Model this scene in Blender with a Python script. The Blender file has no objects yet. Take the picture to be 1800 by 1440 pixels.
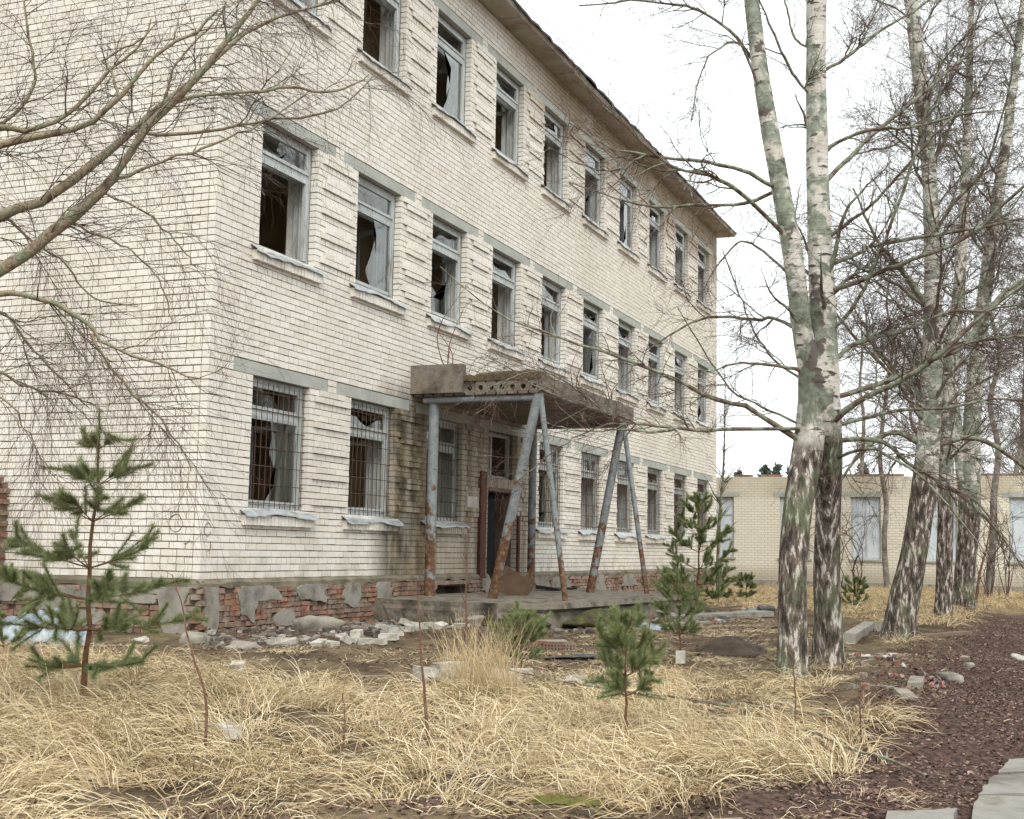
import bpy, math, random
import numpy as np
rng = np.random.default_rng(11); random.seed(11)
PI = math.pi
S = bpy.context.scene

# ------------------------------------------------------------------ camera
F_PX, YAW, PITCH, ROLL = 2260.784, math.radians(22.597), math.radians(6.246), math.radians(1.074)
CAM = np.array([-14.381, -10.451, 0.417])
_f = np.array([math.cos(YAW)*math.cos(PITCH), math.sin(YAW)*math.cos(PITCH), math.sin(PITCH)])
_r0 = np.array([math.sin(YAW), -math.cos(YAW), 0.0]); _u0 = np.cross(_r0, _f)
_r = math.cos(ROLL)*_r0 + math.sin(ROLL)*_u0; _u = -math.sin(ROLL)*_r0 + math.cos(ROLL)*_u0
cam = bpy.data.cameras.new('camera'); co = bpy.data.objects.new('camera', cam); S.collection.objects.link(co)
cam.sensor_fit = 'HORIZONTAL'; cam.sensor_width = 36; cam.lens = F_PX/1800*36; cam.clip_end = 3000
import mathutils
M = mathutils.Matrix(((_r[0], _u[0], -_f[0], CAM[0]), (_r[1], _u[1], -_f[1], CAM[1]), (_r[2], _u[2], -_f[2], CAM[2]), (0, 0, 0, 1)))
co.matrix_world = M; S.camera = co

# ------------------------------------------------------------------ sky, sun, exposure (overcast)
SUN_EL, SUN_AZ = math.radians(48), math.radians(215)      # azimuth counted from +x towards +y
w = bpy.data.worlds.new('World'); S.world = w; w.use_nodes = True
nt = w.node_tree; bg = nt.nodes['Background']
sky = nt.nodes.new('ShaderNodeTexSky'); sky.sky_type = 'NISHITA'; sky.sun_disc = False
sky.sun_elevation = SUN_EL; sky.sun_rotation = PI/2 - SUN_AZ; sky.dust_density = 4; sky.air_density = 1.5
hs = nt.nodes.new('ShaderNodeHueSaturation'); hs.inputs['Saturation'].default_value = 0.12
mx = nt.nodes.new('ShaderNodeMix'); mx.data_type = 'RGBA'; mx.inputs[0].default_value = 0.8
mx.inputs[7].default_value = (9.4, 9.9, 10.0, 1)          # even cloud cover
nt.links.new(sky.outputs[0], hs.inputs['Color']); nt.links.new(hs.outputs[0], mx.inputs[6])
nt.links.new(mx.outputs[2], bg.inputs[0]); bg.inputs[1].default_value = 0.125
sl = bpy.data.lights.new('sun', 'SUN'); sl.energy = 1.3; sl.angle = math.radians(25); sl.color = (1, 0.96, 0.88)
so = bpy.data.objects.new('sun', sl); S.collection.objects.link(so)
sd = mathutils.Vector((math.cos(SUN_AZ)*math.cos(SUN_EL), math.sin(SUN_AZ)*math.cos(SUN_EL), math.sin(SUN_EL)))
so.rotation_euler = (-sd).to_track_quat('-Z', 'Y').to_euler()
S.view_settings.view_transform = 'Standard'; S.view_settings.look = 'None'
S.view_settings.exposure = 0.55; S.view_settings.gamma = 1.0
S.cycles.max_bounces = 8; S.cycles.transparent_max_bounces = 8

# ------------------------------------------------------------------ helpers
GZ = -0.78
def gz(x, y):
    x = np.asarray(x, float); y = np.asarray(y, float)
    h = 0.025*np.sin(1.3*x+0.7*y) + 0.02*np.sin(2.9*y-1.1*x+1) + 0.012*np.sin(5.3*x+4.1*y)
    d = np.clip((-8.9-y+0.02*x)/1.2, 0, 1)                 # the trodden path lies a little lower
    near = np.clip(1-np.abs(y)/0.9, 0, 1)*np.clip((x+0.3)*2, 0, 1)
    return GZ + h*(1-0.6*near) - 0.05*d - 0.02*np.clip((x-18)/15, 0, 1)
def ray(px, py):
    return _f + _r*((px-900)/F_PX) - _u*((py-720)/F_PX)
def at(px, py, depth): return CAM + ray(px, py)*depth      # depth along the view axis
def G(px, py, z=GZ):
    d = ray(px, py); p = CAM + d*((z-CAM[2])/d[2])
    return np.array([p[0], p[1], float(gz(p[0], p[1])) if z == GZ else z])
def in_poly(x, y, poly):
    c = np.zeros(len(x), bool); n = len(poly)
    for i in range(n):
        x1, y1 = poly[i]; x2, y2 = poly[(i+1) % n]
        k = (y1 > y) != (y2 > y)
        c ^= k & (x < (x2-x1)*(y-y1)/((y2-y1) if y2 != y1 else 1e-9)+x1)
    return c
def gpoly(pts): return [tuple(G(*p)[:2]) for p in pts]
def project(P):
    d = P-CAM; z = d@_f
    return 900+F_PX*(d@_r)/z, 720-F_PX*(d@_u)/z, z

def link(o, parent=None):
    S.collection.objects.link(o)
    if parent is not None: o.parent = parent
    return o
def tag(o, label=None, cat=None, group=None, kind=None):
    if label: o['label'] = label
    if cat: o['category'] = cat
    if group: o['group'] = group
    if kind: o['kind'] = kind
    return o
def empty(name, loc=(0, 0, 0), rz=0, **k):
    o = bpy.data.objects.new(name, None); o.location = loc; o.rotation_euler = (0, 0, rz); o.empty_display_size = .2
    return tag(link(o), **k)
class MB:
    def __init__(s): s.V = []; s.Q = []; s.T = []; s.qt = []; s.tt = []; s.n = 0
    def add(s, V, Q=None, T=None, tint=None):
        V = np.asarray(V, float).reshape(-1, 3)
        if Q is not None and len(Q):
            Q = np.asarray(Q, np.int64); s.Q.append(Q+s.n); s.qt.append(np.broadcast_to(0. if tint is None else tint, len(Q)).astype(float))
        if T is not None and len(T):
            T = np.asarray(T, np.int64); s.T.append(T+s.n); s.tt.append(np.broadcast_to(0. if tint is None else tint, len(T)).astype(float))
        s.V.append(V); s.n += len(V); return s
    def box(s, a, b, tint=None):
        a = np.asarray(a, float); b = np.asarray(b, float); boxes(s, ((a+b)/2)[None], ((b-a)/2)[None], tint=tint); return s
    def build(s, name, mat, parent=None, smooth=False, **k):
        V = np.concatenate(s.V); me = bpy.data.meshes.new(name)
        Q = np.concatenate(s.Q) if s.Q else np.zeros((0, 4), int); T = np.concatenate(s.T) if s.T else np.zeros((0, 3), int)
        nq, ntr = len(Q), len(T)
        me.vertices.add(len(V)); me.vertices.foreach_set('co', V.astype(np.float32).ravel())
        me.loops.add(nq*4+ntr*3); me.loops.foreach_set('vertex_index', np.concatenate([Q.ravel(), T.ravel()]).astype(np.int32))
        me.polygons.add(nq+ntr)
        me.polygons.foreach_set('loop_start', np.concatenate([np.arange(nq)*4, nq*4+np.arange(ntr)*3]).astype(np.int32))
        me.polygons.foreach_set('loop_total', np.concatenate([np.full(nq, 4), np.full(ntr, 3)]).astype(np.int32))
        me.polygons.foreach_set('use_smooth', np.full(nq+ntr, bool(smooth)))
        a = me.attributes.new('tint', 'FLOAT', 'FACE')
        a.data.foreach_set('value', np.concatenate(s.qt+s.tt).astype(np.float32))
        me.update(calc_edges=True); me.validate()
        if mat: me.materials.append(mat)
        return tag(link(bpy.data.objects.new(name, me), parent), **k)
BQ = np.array([[0, 3, 2, 1], [4, 5, 6, 7], [0, 1, 5, 4], [1, 2, 6, 5], [2, 3, 7, 6], [3, 0, 4, 7]])
BV = np.array([[-1, -1, -1], [1, -1, -1], [1, 1, -1], [-1, 1, -1], [-1, -1, 1], [1, -1, 1], [1, 1, 1], [-1, 1, 1]], float)
def boxes(mb, C, H, tint=None, jit=0.0, rot=None):
    n = len(C); V = BV[None]*H[:, None]
    if jit: V = V + rng.normal(0, jit, V.shape)
    if rot is not None: V = np.einsum('nij,nkj->nki', rot, V)
    V = V + C[:, None]
    Q = (BQ[None]+(np.arange(n)*8)[:, None, None]).reshape(-1, 4)
    mb.add(V, Q, tint=None if tint is None else np.repeat(np.broadcast_to(tint, n), 6))
def nrm(v): return v/np.maximum(np.linalg.norm(v, axis=-1, keepdims=True), 1e-9)
def tubes(mb, P, R, sides=5, tint=None, cap=False, wob=0.0):
    P = np.asarray(P, float); R = np.asarray(R, float)
    if P.ndim == 2: P = P[None]; R = R[None]
    n, k, _ = P.shape; T = nrm(np.gradient(P, axis=1))
    m = nrm(P[:, -1]-P[:, 0]); ref = np.where(np.abs(m[:, 2:3]) > .75, np.array([[1., .2, 0]]), np.array([[0, 0, 1.]]))
    U = nrm(np.cross(T, ref[:, None])); W = np.cross(T, U)
    a = np.arange(sides)*2*PI/sides
    rr = R[:, :, None, None]*np.ones((1, 1, sides, 1))
    if wob: rr = rr*(1+wob*rng.normal(0, 1, rr.shape))
    V = P[:, :, None]+rr*(np.cos(a)[:, None]*U[:, :, None]+np.sin(a)[:, None]*W[:, :, None])
    j = np.arange(sides); i = np.arange(k-1)
    q = np.stack([i[:, None]*sides+j, i[:, None]*sides+(j+1) % sides, (i[:, None]+1)*sides+(j+1) % sides, (i[:, None]+1)*sides+j], -1).reshape(-1, 4)
    Q = (q[None]+(np.arange(n)*k*sides)[:, None, None]).reshape(-1, 4)
    tt = None if tint is None else np.repeat(np.broadcast_to(tint, n), len(q))
    Tri = None
    mb.add(V, Q, tint=tt)
    if cap:
        for e, fl in ((0, True), (k-1, False)):
            for z in range(n):
                c = P[z, e]; ring = V[z, e]; idx = [[0, 1+jj, 1+(jj+1) % sides] for jj in range(sides)]
                if not fl: idx = [t[::-1] for t in idx]
                mb.add(np.vstack([c[None], ring]), T=idx, tint=0. if tint is None else float(np.ravel(tint)[0]))
    return mb
def resample(pts, k):
    pts = np.asarray(pts, float)
    n = len(pts); e = np.vstack([2*pts[0]-pts[1], pts, 2*pts[-1]-pts[-2]]); out = []
    for u in np.linspace(0, n-1-1e-6, k):
        i = int(u); t = u-i; a, b, c, d = e[i:i+4]
        out.append(.5*((2*b)+(c-a)*t+(2*a-5*b+4*c-d)*t*t+(3*b-a-3*c+d)*t**3))
    return np.array(out)

# ------------------------------------------------------------------ materials
class NM:
    def __init__(s, name, rough=.85, metal=0., spec=.3):
        s.m = bpy.data.materials.new(name); s.m.use_nodes = True; s.t = s.m.node_tree; s.b = s.t.nodes['Principled BSDF']
        s.b.inputs['Roughness'].default_value = rough; s.b.inputs['Metallic'].default_value = metal
        s.b.inputs['Specular IOR Level'].default_value = spec; s._p = None
    def n(s, t): return s.t.nodes.new(t)
    def put(s, sock, v):
        if isinstance(v, (int, float)): sock.default_value = v
        elif isinstance(v, (tuple, list)): sock.default_value = tuple(v)+((1,) if len(v) == 3 and sock.type == 'RGBA' else ())
        else: s.t.links.new(v, sock)
    def pos(s):
        if s._p is None: s._p = s.n('ShaderNodeNewGeometry').outputs['Position']
        return s._p
    def obj(s): return s.n('ShaderNodeTexCoord').outputs['Object']
    def sc(s, vec, scale):
        n = s.n('ShaderNodeMapping'); s.put(n.inputs[0], vec); n.inputs['Scale'].default_value = scale; return n.outputs[0]
    def noise(s, scale, detail=3, vec=None, rough=.55, sv=None):
        n = s.n('ShaderNodeTexNoise'); v = s.pos() if vec is None else vec
        if sv: v = s.sc(v, sv)
        s.put(n.inputs['Vector'], v); n.inputs['Scale'].default_value = scale; n.inputs['Detail'].default_value = detail; n.inputs['Roughness'].default_value = rough
        return n.outputs[0]
    def ramp(s, f, stops):
        n = s.n('ShaderNodeValToRGB'); s.put(n.inputs[0], f); e = n.color_ramp.elements
        while len(e) < len(stops): e.new(.5)
        for i, (p, c) in enumerate(stops):
            e[i].position = p; e[i].color = (c, c, c, 1) if isinstance(c, (int, float)) else tuple(c)+(1,)
        return n.outputs[0]
    def mix(s, f, a, b, mode='MIX'):
        n = s.n('ShaderNodeMix'); n.data_type = 'RGBA'; n.blend_type = mode
        s.put(n.inputs[0], f); s.put(n.inputs[6], a); s.put(n.inputs[7], b); return n.outputs[2]
    def math(s, op, a, b=0., clamp=False):
        n = s.n('ShaderNodeMath'); n.operation = op; n.use_clamp = clamp; s.put(n.inputs[0], a); s.put(n.inputs[1], b); return n.outputs[0]
    def xyz(s):
        n = s.n('ShaderNodeSeparateXYZ'); s.put(n.inputs[0], s.pos()); return n.outputs
    def tint(s):
        a = s.n('ShaderNodeAttribute'); a.attribute_name = 'tint'; o = s.n('ShaderNodeObjectInfo')
        return s.math('FRACT', s.math('ADD', a.outputs['Fac'], o.outputs['Random']))
    def band(s, v, a, b, soft):                      # 1 between a and b
        u = s.math('MULTIPLY', s.math('SUBTRACT', v, a-soft), 1/soft, True); d = s.math('MULTIPLY', s.math('SUBTRACT', b+soft, v), 1/soft, True)
        return s.math('MULTIPLY', u, d)
    def bump(s, h, dist=.01, strength=.6):
        n = s.n('ShaderNodeBump'); n.inputs['Strength'].default_value = strength; n.inputs['Distance'].default_value = dist
        s.put(n.inputs['Height'], h); s.t.links.new(n.outputs[0], s.b.inputs['Normal'])
    def col(s, c): s.put(s.b.inputs['Base Color'], c); return s.m

MAT = {}
def m_brick():
    g = NM('silicate_brick', .9); t = g.tint(); x, y, z = g.xyz()
    c = g.ramp(t, [(0, (.68, .635, .56)), (.3, (.75, .715, .65)), (.62, (.77, .735, .665)), (.85, (.71, .655, .57)), (1, (.78, .755, .70))])
    grime = g.ramp(g.noise(.55, 6, sv=(1, 1, .35)), [(.46, 0.), (.8, .42)])
    c = g.mix(grime, c, (.46, .405, .345))
    up = g.math('MULTIPLY', g.math('MULTIPLY', g.band(z, 10.6, 13, 1.0), g.band(x, 13.5, 40, 4.)), g.ramp(g.noise(.7, 5, sv=(.7, .7, .5)), [(.25, .35), (.5, .9)]))
    c = g.mix(up, c, (.30, .235, .165))
    run = g.noise(1.2, 5, sv=(2.2, 2.2, .25))
    st = g.math('MULTIPLY', g.math('MULTIPLY', g.band(x, 5.35, 6.7, .8), g.band(z, -1, 2.9, .5)), g.band(y, -1, .6, .1))
    st = g.math('MULTIPLY', st, g.ramp(run, [(.28, .5), (.5, 1.)]))
    c = g.mix(st, c, g.ramp(g.noise(3, 5), [(.35, (.035, .03, .02)), (.5, (.10, .085, .05)), (.7, (.30, .24, .15))]))
    st2 = g.math('MULTIPLY', g.math('MULTIPLY', g.band(x, 6.6, 11.6, .4), g.band(z, -1, 3.1, .3)), g.ramp(run, [(.3, .4), (.6, .9)]))
    c = g.mix(g.math('MULTIPLY', st2, g.band(y, -1, .6, .1)), c, (.20, .15, .095))
    lo = g.math('MULTIPLY', g.band(z, -1, .02, .35), g.ramp(g.noise(2.2, 4), [(.4, 0.), (.65, .5)]))
    c = g.mix(lo, c, (.33, .29, .21))
    rust = g.ramp(g.noise(1.6, 3, sv=(5, 5, .5)), [(.735, 0.), (.76, .7)])
    c = g.mix(g.math('MULTIPLY', rust, g.band(z, -.2, .55, .1)), c, (.30, .13, .05))
    f = g.noise(38, 5); c = g.mix(g.ramp(f, [(.3, .25), (.5, 0.)]), c, (.42, .36, .27))
    g.bump(g.math('ADD', f, g.noise(9, 4)), .006, .5); return g.col(c)
def m_simple(name, stops, scale=4, rough=.85, metal=0., detail=5, bump=.01, sv=None, spec=.3, tint=0.0, bs=.5):
    g = NM(name, rough, metal, spec); n = g.noise(scale, detail, sv=sv, rough=.62); c = g.ramp(n, stops)
    if tint: c = g.mix(tint, c, g.ramp(g.tint(), [(0, (.3, .3, .3)), (1, (1, 1, 1))]), 'MULTIPLY')
    if bump: g.bump(g.math('ADD', n, g.noise(scale*7, 4)), bump, bs)
    return g.col(c)
MAT['brick'] = m_brick()
MAT['mortar'] = m_simple('mortar', [(.3, (.10, .07, .046)), (.7, (.18, .138, .098))], 3)
MAT['plaster'] = m_simple('interior_plaster', [(.3, (.46, .43, .38)), (.55, (.66, .64, .60)), (.7, (.54, .50, .42))], 1.6)
MAT['room'] = m_simple('room_paint', [(.35, (.40, .29, .15)), (.5, (.58, .45, .26)), (.65, (.50, .44, .35))], .9)
MAT['lintel'] = m_simple('lintel_concrete', [(.3, (.31, .32, .29)), (.6, (.42, .43, .39)), (.75, (.36, .36, .31))], 2.2, bump=.004)
MAT['concrete'] = m_simple('weathered_concrete', [(.28, (.10, .085, .065)), (.45, (.22, .195, .16)), (.6, (.30, .27, .225)), (.75, (.19, .16, .11))], 2.5, bump=.015)
MAT['canopy'] = m_simple('canopy_concrete', [(.28, (.05, .04, .028)), (.42, (.13, .11, .085)), (.55, (.21, .185, .15)), (.66, (.15, .12, .08)), (.75, (.08, .07, .03))], 3.0, bump=.02, detail=8)
MAT['soffit'] = m_simple('eave_concrete', [(.3, (.24, .20, .16)), (.5, (.40, .36, .31)), (.68, (.28, .22, .16))], 1.1, bump=.008)
MAT['render'] = m_simple('cement_render', [(.3, (.13, .115, .09)), (.45, (.24, .22, .185)), (.58, (.31, .285, .25)), (.7, (.19, .165, .12))], 3, bump=.02, detail=7)
MAT['ledge'] = m_simple('stained_ledge', [(.3, (.075, .065, .045)), (.5, (.16, .14, .10)), (.66, (.23, .20, .15))], 2.5, bump=.02, detail=7)
MAT['paper'] = m_simple('pale_plaster', [(.3, (.42, .38, .33)), (.6, (.55, .52, .47))], 6, bump=.004)
MAT['soil'] = m_simple('soil', [(.3, (.035, .025, .018)), (.6, (.085, .06, .042))], 6, bump=.03)
MAT['black'] = m_simple('black_rubber', [(.4, (.012, .012, .013)), (.7, (.03, .03, .032))], 5, rough=.5)
MAT['plank'] = m_simple('grey_plank', [(.3, (.20, .185, .165)), (.6, (.36, .345, .32))], 3, sv=(1, 1, 1))
MAT['board'] = m_simple('brown_fibreboard', [(.3, (.13, .085, .055)), (.6, (.20, .135, .09))], 4)
MAT['dirtyfloor'] = m_simple('floor_dirt', [(.3, (.08, .07, .06)), (.6, (.17, .15, .12))], 3)
MAT['glass'] = None
g = NM('broken_glass', .02, 0, .5); g.b.inputs['Transmission Weight'].default_value = 1; g.b.inputs['IOR'].default_value = 1.52; MAT['glass'] = g.col((.86, .92, .90))
def m_wood():
    g = NM('flaking_paint', .75); n = g.noise(7, 6, sv=(6, 6, .55), rough=.7); big = g.noise(1.7, 3)
    c = g.ramp(g.math('ADD', g.math('MULTIPLY', n, .75), g.math('MULTIPLY', big, .3)),
               [(.36, (.10, .075, .055)), (.45, (.24, .215, .19)), (.52, (.37, .395, .39)), (.66, (.47, .52, .52)), (.8, (.55, .585, .58))])
    t = g.tint(); c = g.mix(g.math('MULTIPLY', t, .42), c, (.60, .64, .63)); g.bump(n, .006, .6); return g.col(c)
MAT['wood'] = m_wood()
def m_tin():
    g = NM('tin_sheet', .45, .35, .5); n = g.noise(5, 5, sv=(1, 3, 1)); c = g.ramp(n, [(.3, (.23, .22, .19)), (.48, (.42, .45, .46)), (.7, (.55, .585, .60))])
    g.bump(g.noise(9, 3), .008, .5); return g.col(c)
MAT['tin'] = m_tin()
def m_sheet():
    g = NM('blue_grey_metal', .55, .2, .4); c = g.ramp(g.noise(3.5, 6), [(.35, (.16, .19, .22)), (.5, (.30, .35, .39)), (.7, (.42, .47, .50))]); return g.col(c)
MAT['sheet'] = m_sheet()
def m_pole():
    g = NM('painted_steel', .55, .1, .4); x, y, z = g.xyz(); n = g.noise(4, 6, rough=.7)
    thr = g.math('ADD', n, g.math('MULTIPLY', g.math('SUBTRACT', 1.1, z), .09))
    c = g.ramp(g.noise(9, 4), [(.3, (.165, .185, .19)), (.7, (.27, .295, .30))])
    c = g.mix(g.ramp(thr, [(.515, 0.), (.565, 1.)]), c, g.ramp(g.noise(14, 4), [(.35, (.07, .035, .02)), (.55, (.155, .075, .04)), (.7, (.24, .17, .10))]))
    g.bump(n, .004, .5); return g.col(c)
MAT['pole'] = m_pole()
MAT['rust'] = m_simple('rust_red_metal', [(.3, (.04, .014, .010)), (.6, (.11, .034, .019)), (.8, (.08, .035, .022))], 3, rough=.65)
MAT['iron'] = m_simple('rusty_iron', [(.3, (.045, .03, .022)), (.7, (.13, .07, .04))], 20, rough=.7)
def m_red():
    g = NM('red_brick', .92); t = g.tint()
    c = g.ramp(t, [(0, (.20, .085, .055)), (.3, (.33, .15, .095)), (.5, (.23, .155, .115)), (.72, (.37, .19, .125)), (1, (.29, .215, .17))])
    n = g.noise(4, 6); c = g.mix(g.ramp(n, [(.42, .1), (.58, .85)]), c, g.ramp(g.noise(2.1, 4), [(.4, (.15, .12, .09)), (.6, (.30, .26, .21))])); c = g.mix(g.ramp(g.noise(13, 5), [(.32, .6), (.5, 0.)]), c, (.10, .06, .04))
    g.bump(g.math('ADD', n, g.noise(30, 4)), .014, .7); return g.col(c)
MAT['red'] = m_red()
def m_birch():
    g = NM('birch_bark', .8); x, y, z = g.xyz()
    c = g.ramp(g.noise(6, 4), [(.3, (.50, .46, .39)), (.6, (.66, .63, .57)), (.8, (.58, .50, .40))])
    mk = g.noise(5, 4, sv=(1, 1, 4.2)); c = g.mix(g.ramp(mk, [(.575, 0.), (.61, .95)]), c, (.055, .045, .038))
    big = g.ramp(g.noise(2.6, 4, sv=(1, 1, 1.2)), [(.57, 0.), (.60, .9)]); c = g.mix(big, c, (.085, .07, .058))
    gn = g.noise(1.6, 5); c = g.mix(g.ramp(g.math('ADD', g.math('MULTIPLY', gn, .6), g.math('MULTIPLY', g.noise(7, 4), .4)), [(.48, 0.), (.52, .85)]), c, g.ramp(g.noise(16, 3), [(.3, (.13, .15, .105)), (.7, (.30, .345, .265))]))
    fis = g.noise(9, 5, sv=(2.0, 2.0, .6), rough=.65)
    low = g.ramp(fis, [(.40, (.035, .028, .022)), (.49, (.12, .095, .075)), (.56, (.20, .165, .13)), (.605, (.52, .48, .43)), (.7, (.62, .58, .52))])
    lowmask = g.math('MULTIPLY', g.math('SUBTRACT', g.math('ADD', 2.0, g.math('MULTIPLY', g.math('SUBTRACT', g.noise(1.6, 4), .5), 1.8)), z), 2., True)
    low = g.mix(g.ramp(gn, [(.52, 0.), (.62, .45)]), low, (.15, .19, .10))
    c = g.mix(lowmask, c, low)
    h = g.mix(lowmask, g.math('MULTIPLY', mk, .3), fis); g.bump(h, .045, .9); return g.col(c)
MAT['birch'] = m_birch()
def m_branch():
    g = NM('branch_bark', .85); c = g.ramp(g.noise(11, 4), [(.3, (.055, .036, .025)), (.55, (.145, .105, .075)), (.72, (.235, .19, .145))])
    c = g.mix(g.ramp(g.noise(7.5, 4), [(.45, 0.), (.55, .85)]), c, g.ramp(g.noise(25, 2), [(.35, (.16, .185, .125)), (.65, (.31, .345, .265))])); g.bump(g.noise(30, 3), .01, .6); return g.col(c)
MAT['branch'] = m_branch()
MAT['fartrunk'] = m_simple('grey_bark', [(.3, (.10, .08, .07)), (.5, (.22, .195, .17)), (.7, (.40, .37, .33))], 5, bump=.02)
MAT['limb'] = m_simple('pale_limb_bark', [(.3, (.06, .045, .03)), (.42, (.20, .155, .105)), (.5, (.33, .265, .185)), (.57, (.17, .19, .12)), (.62, (.24, .26, .18)), (.68, (.36, .29, .20))], 9, bump=.02)
MAT['twig'] = m_simple('twig_bark', [(.3, (.055, .030, .025)), (.7, (.12, .075, .06))], 12, bump=0)
MAT['redtwig'] = m_simple('red_twig', [(.3, (.11, .05, .035)), (.7, (.22, .13, .09))], 12, bump=0)
MAT['pinebark'] = m_simple('pine_bark', [(.3, (.08, .04, .02)), (.7, (.22, .12, .06))], 14)
def m_needle():
    g = NM('pine_needle', .6); c = g.ramp(g.tint(), [(0, (.12, .155, .06)), (.5, (.21, .26, .11)), (.85, (.30, .33, .155)), (1, (.38, .33, .16))]); return g.col(c)
MAT['needle'] = m_needle()
def m_straw():
    g = NM('dry_grass', .7); c = g.ramp(g.tint(), [(0, (.30, .215, .115)), (.3, (.55, .425, .245)), (.7, (.70, .57, .355)), (1, (.80, .70, .50))])
    c = g.mix(g.ramp(g.noise(1.1, 3), [(.4, .35), (.65, 0.)]), c, (.30, .22, .12)); return g.col(c)
MAT['straw'] = m_straw()
def m_leaf():
    g = NM('dead_leaf', .55, 0, .4); c = g.ramp(g.tint(), [(0, (.05, .027, .021)), (.4, (.12, .066, .05)), (.75, (.18, .105, .08)), (.93, (.25, .16, .12)), (1, (.38, .29, .22))]); return g.col(c)
MAT['leaf'] = m_leaf()
def m_ground():
    g = NM('ground_litter', .95, 0, .15); x, y, z = g.xyz(); n = g.noise(2.2, 7, rough=.65); f = g.noise(22, 5)
    c = g.ramp(n, [(.3, (.045, .03, .02)), (.5, (.10, .07, .045)), (.66, (.20, .15, .085))])
    straw = g.ramp(g.noise(.9, 5), [(.45, 0.), (.62, .5)]); c = g.mix(straw, c, (.21, .16, .095))
    pth = g.math('MULTIPLY', g.math('SUBTRACT', g.math('ADD', -8.7, g.math('MULTIPLY', g.math('SUBTRACT', g.noise(.8, 3), .5), 1.2)), y), 1.6, True)
    c = g.mix(g.math('MULTIPLY', pth, g.band(x, -30, 26, 3.)), c, g.ramp(f, [(.35, (.042, .025, .02)), (.6, (.115, .07, .055))]))
    far = g.math('MULTIPLY', g.math('SUBTRACT', x, 15.), .2, True); c = g.mix(g.math('MULTIPLY', far, g.ramp(n, [(.35, .3), (.6, .9)])), c, (.34, .26, .14))
    c = g.mix(g.ramp(g.noise(.9, 5), [(.68, 0.), (.74, .6)]), c, (.075, .085, .025)); c = g.mix(g.ramp(f, [(.3, .6), (.5, 0.)]), c, (.03, .02, .015))
    g.bump(g.math('ADD', f, g.math('MULTIPLY', n, 2.)), .05, .8); return g.col(c)
MAT['ground'] = m_ground()
MAT['moss'] = m_simple('moss', [(.3, (.025, .02, .012)), (.42, (.07, .05, .028)), (.52, (.075, .078, .018)), (.6, (.13, .125, .025)), (.72, (.10, .075, .04))], 7, bump=.05, bs=.9)
MAT['kerbmoss'] = m_simple('bright_moss', [(.3, (.04, .04, .012)), (.55, (.14, .135, .025)), (.7, (.09, .075, .03))], 22, bump=.02)
MAT['porch'] = m_simple('porch_concrete', [(.28, (.03, .025, .018)), (.4, (.10, .085, .065)), (.52, (.21, .185, .15)), (.6, (.15, .13, .095)), (.7, (.065, .065, .025))], 2.0, bump=.03, detail=8, bs=.8)
MAT['white'] = m_simple('white_chalky', [(.3, (.24, .21, .165)), (.48, (.43, .40, .34)), (.62, (.52, .49, .43))], 9)
MAT['ash'] = m_simple('ash', [(.35, (.03, .03, .03)), (.55, (.10, .095, .09)), (.7, (.22, .20, .19))], 14, bump=.03)
def m_tape():
    g = NM('barrier_tape', .5); t = g.tint(); c = g.ramp(t, [(.49, (.47, .44, .41)), (.51, (.22, .075, .06))]); return g.col(c)
MAT['tape'] = m_tape()
def m_farbrick():
    g = NM('far_brick', .9); b = g.n('ShaderNodeTexBrick'); v = g.n('ShaderNodeCombineXYZ'); x, y, z = g.xyz()
    g.put(v.inputs[0], y); g.put(v.inputs[1], z); g.put(b.inputs['Vector'], v.outputs[0])
    for k, vv in dict(Scale=1., **{'Brick Width': .26, 'Row Height': .1, 'Mortar Size': .007}).items(): b.inputs[k].default_value = vv
    b.inputs['Color1'].default_value = (.74, .70, .60, 1); b.inputs['Color2'].default_value = (.71, .66, .55, 1); b.inputs['Mortar'].default_value = (.42, .36, .27, 1)
    up = g.math('MULTIPLY', g.band(z, 2.75, 5, .2), g.ramp(g.noise(.6, 4), [(.3, .1), (.6, .6)]))
    c = g.mix(up, b.outputs['Color'], (.36, .30, .19)); lo = g.math('MULTIPLY', g.band(z, -2, -.4, .5), .6); c = g.mix(lo, c, (.30, .25, .18))
    g.bump(b.outputs['Fac'], -.008, .7); return g.col(c)
MAT['farbrick'] = m_farbrick()
MAT['farglass'] = m_simple('pale_opaque_glass', [(.3, (.42, .47, .52)), (.6, (.62, .67, .72))], 2, rough=.4, bump=0)  # opaque panes in uneven pale blue-grey
MAT['fartree'] = m_simple('far_conifer', [(.3, (.05, .07, .06)), (.7, (.11, .14, .12))], 2, bump=0)
MAT['tarp'] = m_simple('green_scrap', [(.3, (.10, .14, .12)), (.7, (.25, .30, .27))], 5)

# ------------------------------------------------------------------ ground sheet
def spaced(lo, hi, step, far):
    a = list(np.arange(lo, hi+1e-6, step)); s = step
    while a[-1] < far: s *= 1.35; a.append(a[-1]+s)
    s = step
    while a[0] > -far: s *= 1.35; a.insert(0, a[0]-s)
    return np.array(a)
gx, gy = spaced(-13, 40, .16, 900), spaced(-13, 8, .16, 900)
XX, YY = np.meshgrid(gx, gy, indexing='ij'); ZZ = gz(XX, YY)
ZZ = ZZ + np.where((np.abs(XX) < 60) & (np.abs(YY) < 40), rng.normal(0, .012, XX.shape), 0)
nx, ny = XX.shape; ii = (np.arange(nx-1)[:, None]*ny+np.arange(ny-1)).ravel()
MB().add(np.stack([XX, YY, ZZ], -1), np.stack([ii, ii+ny, ii+ny+1, ii+1], -1)).build('ground', MAT['ground'], smooth=True, kind='structure')

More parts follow.
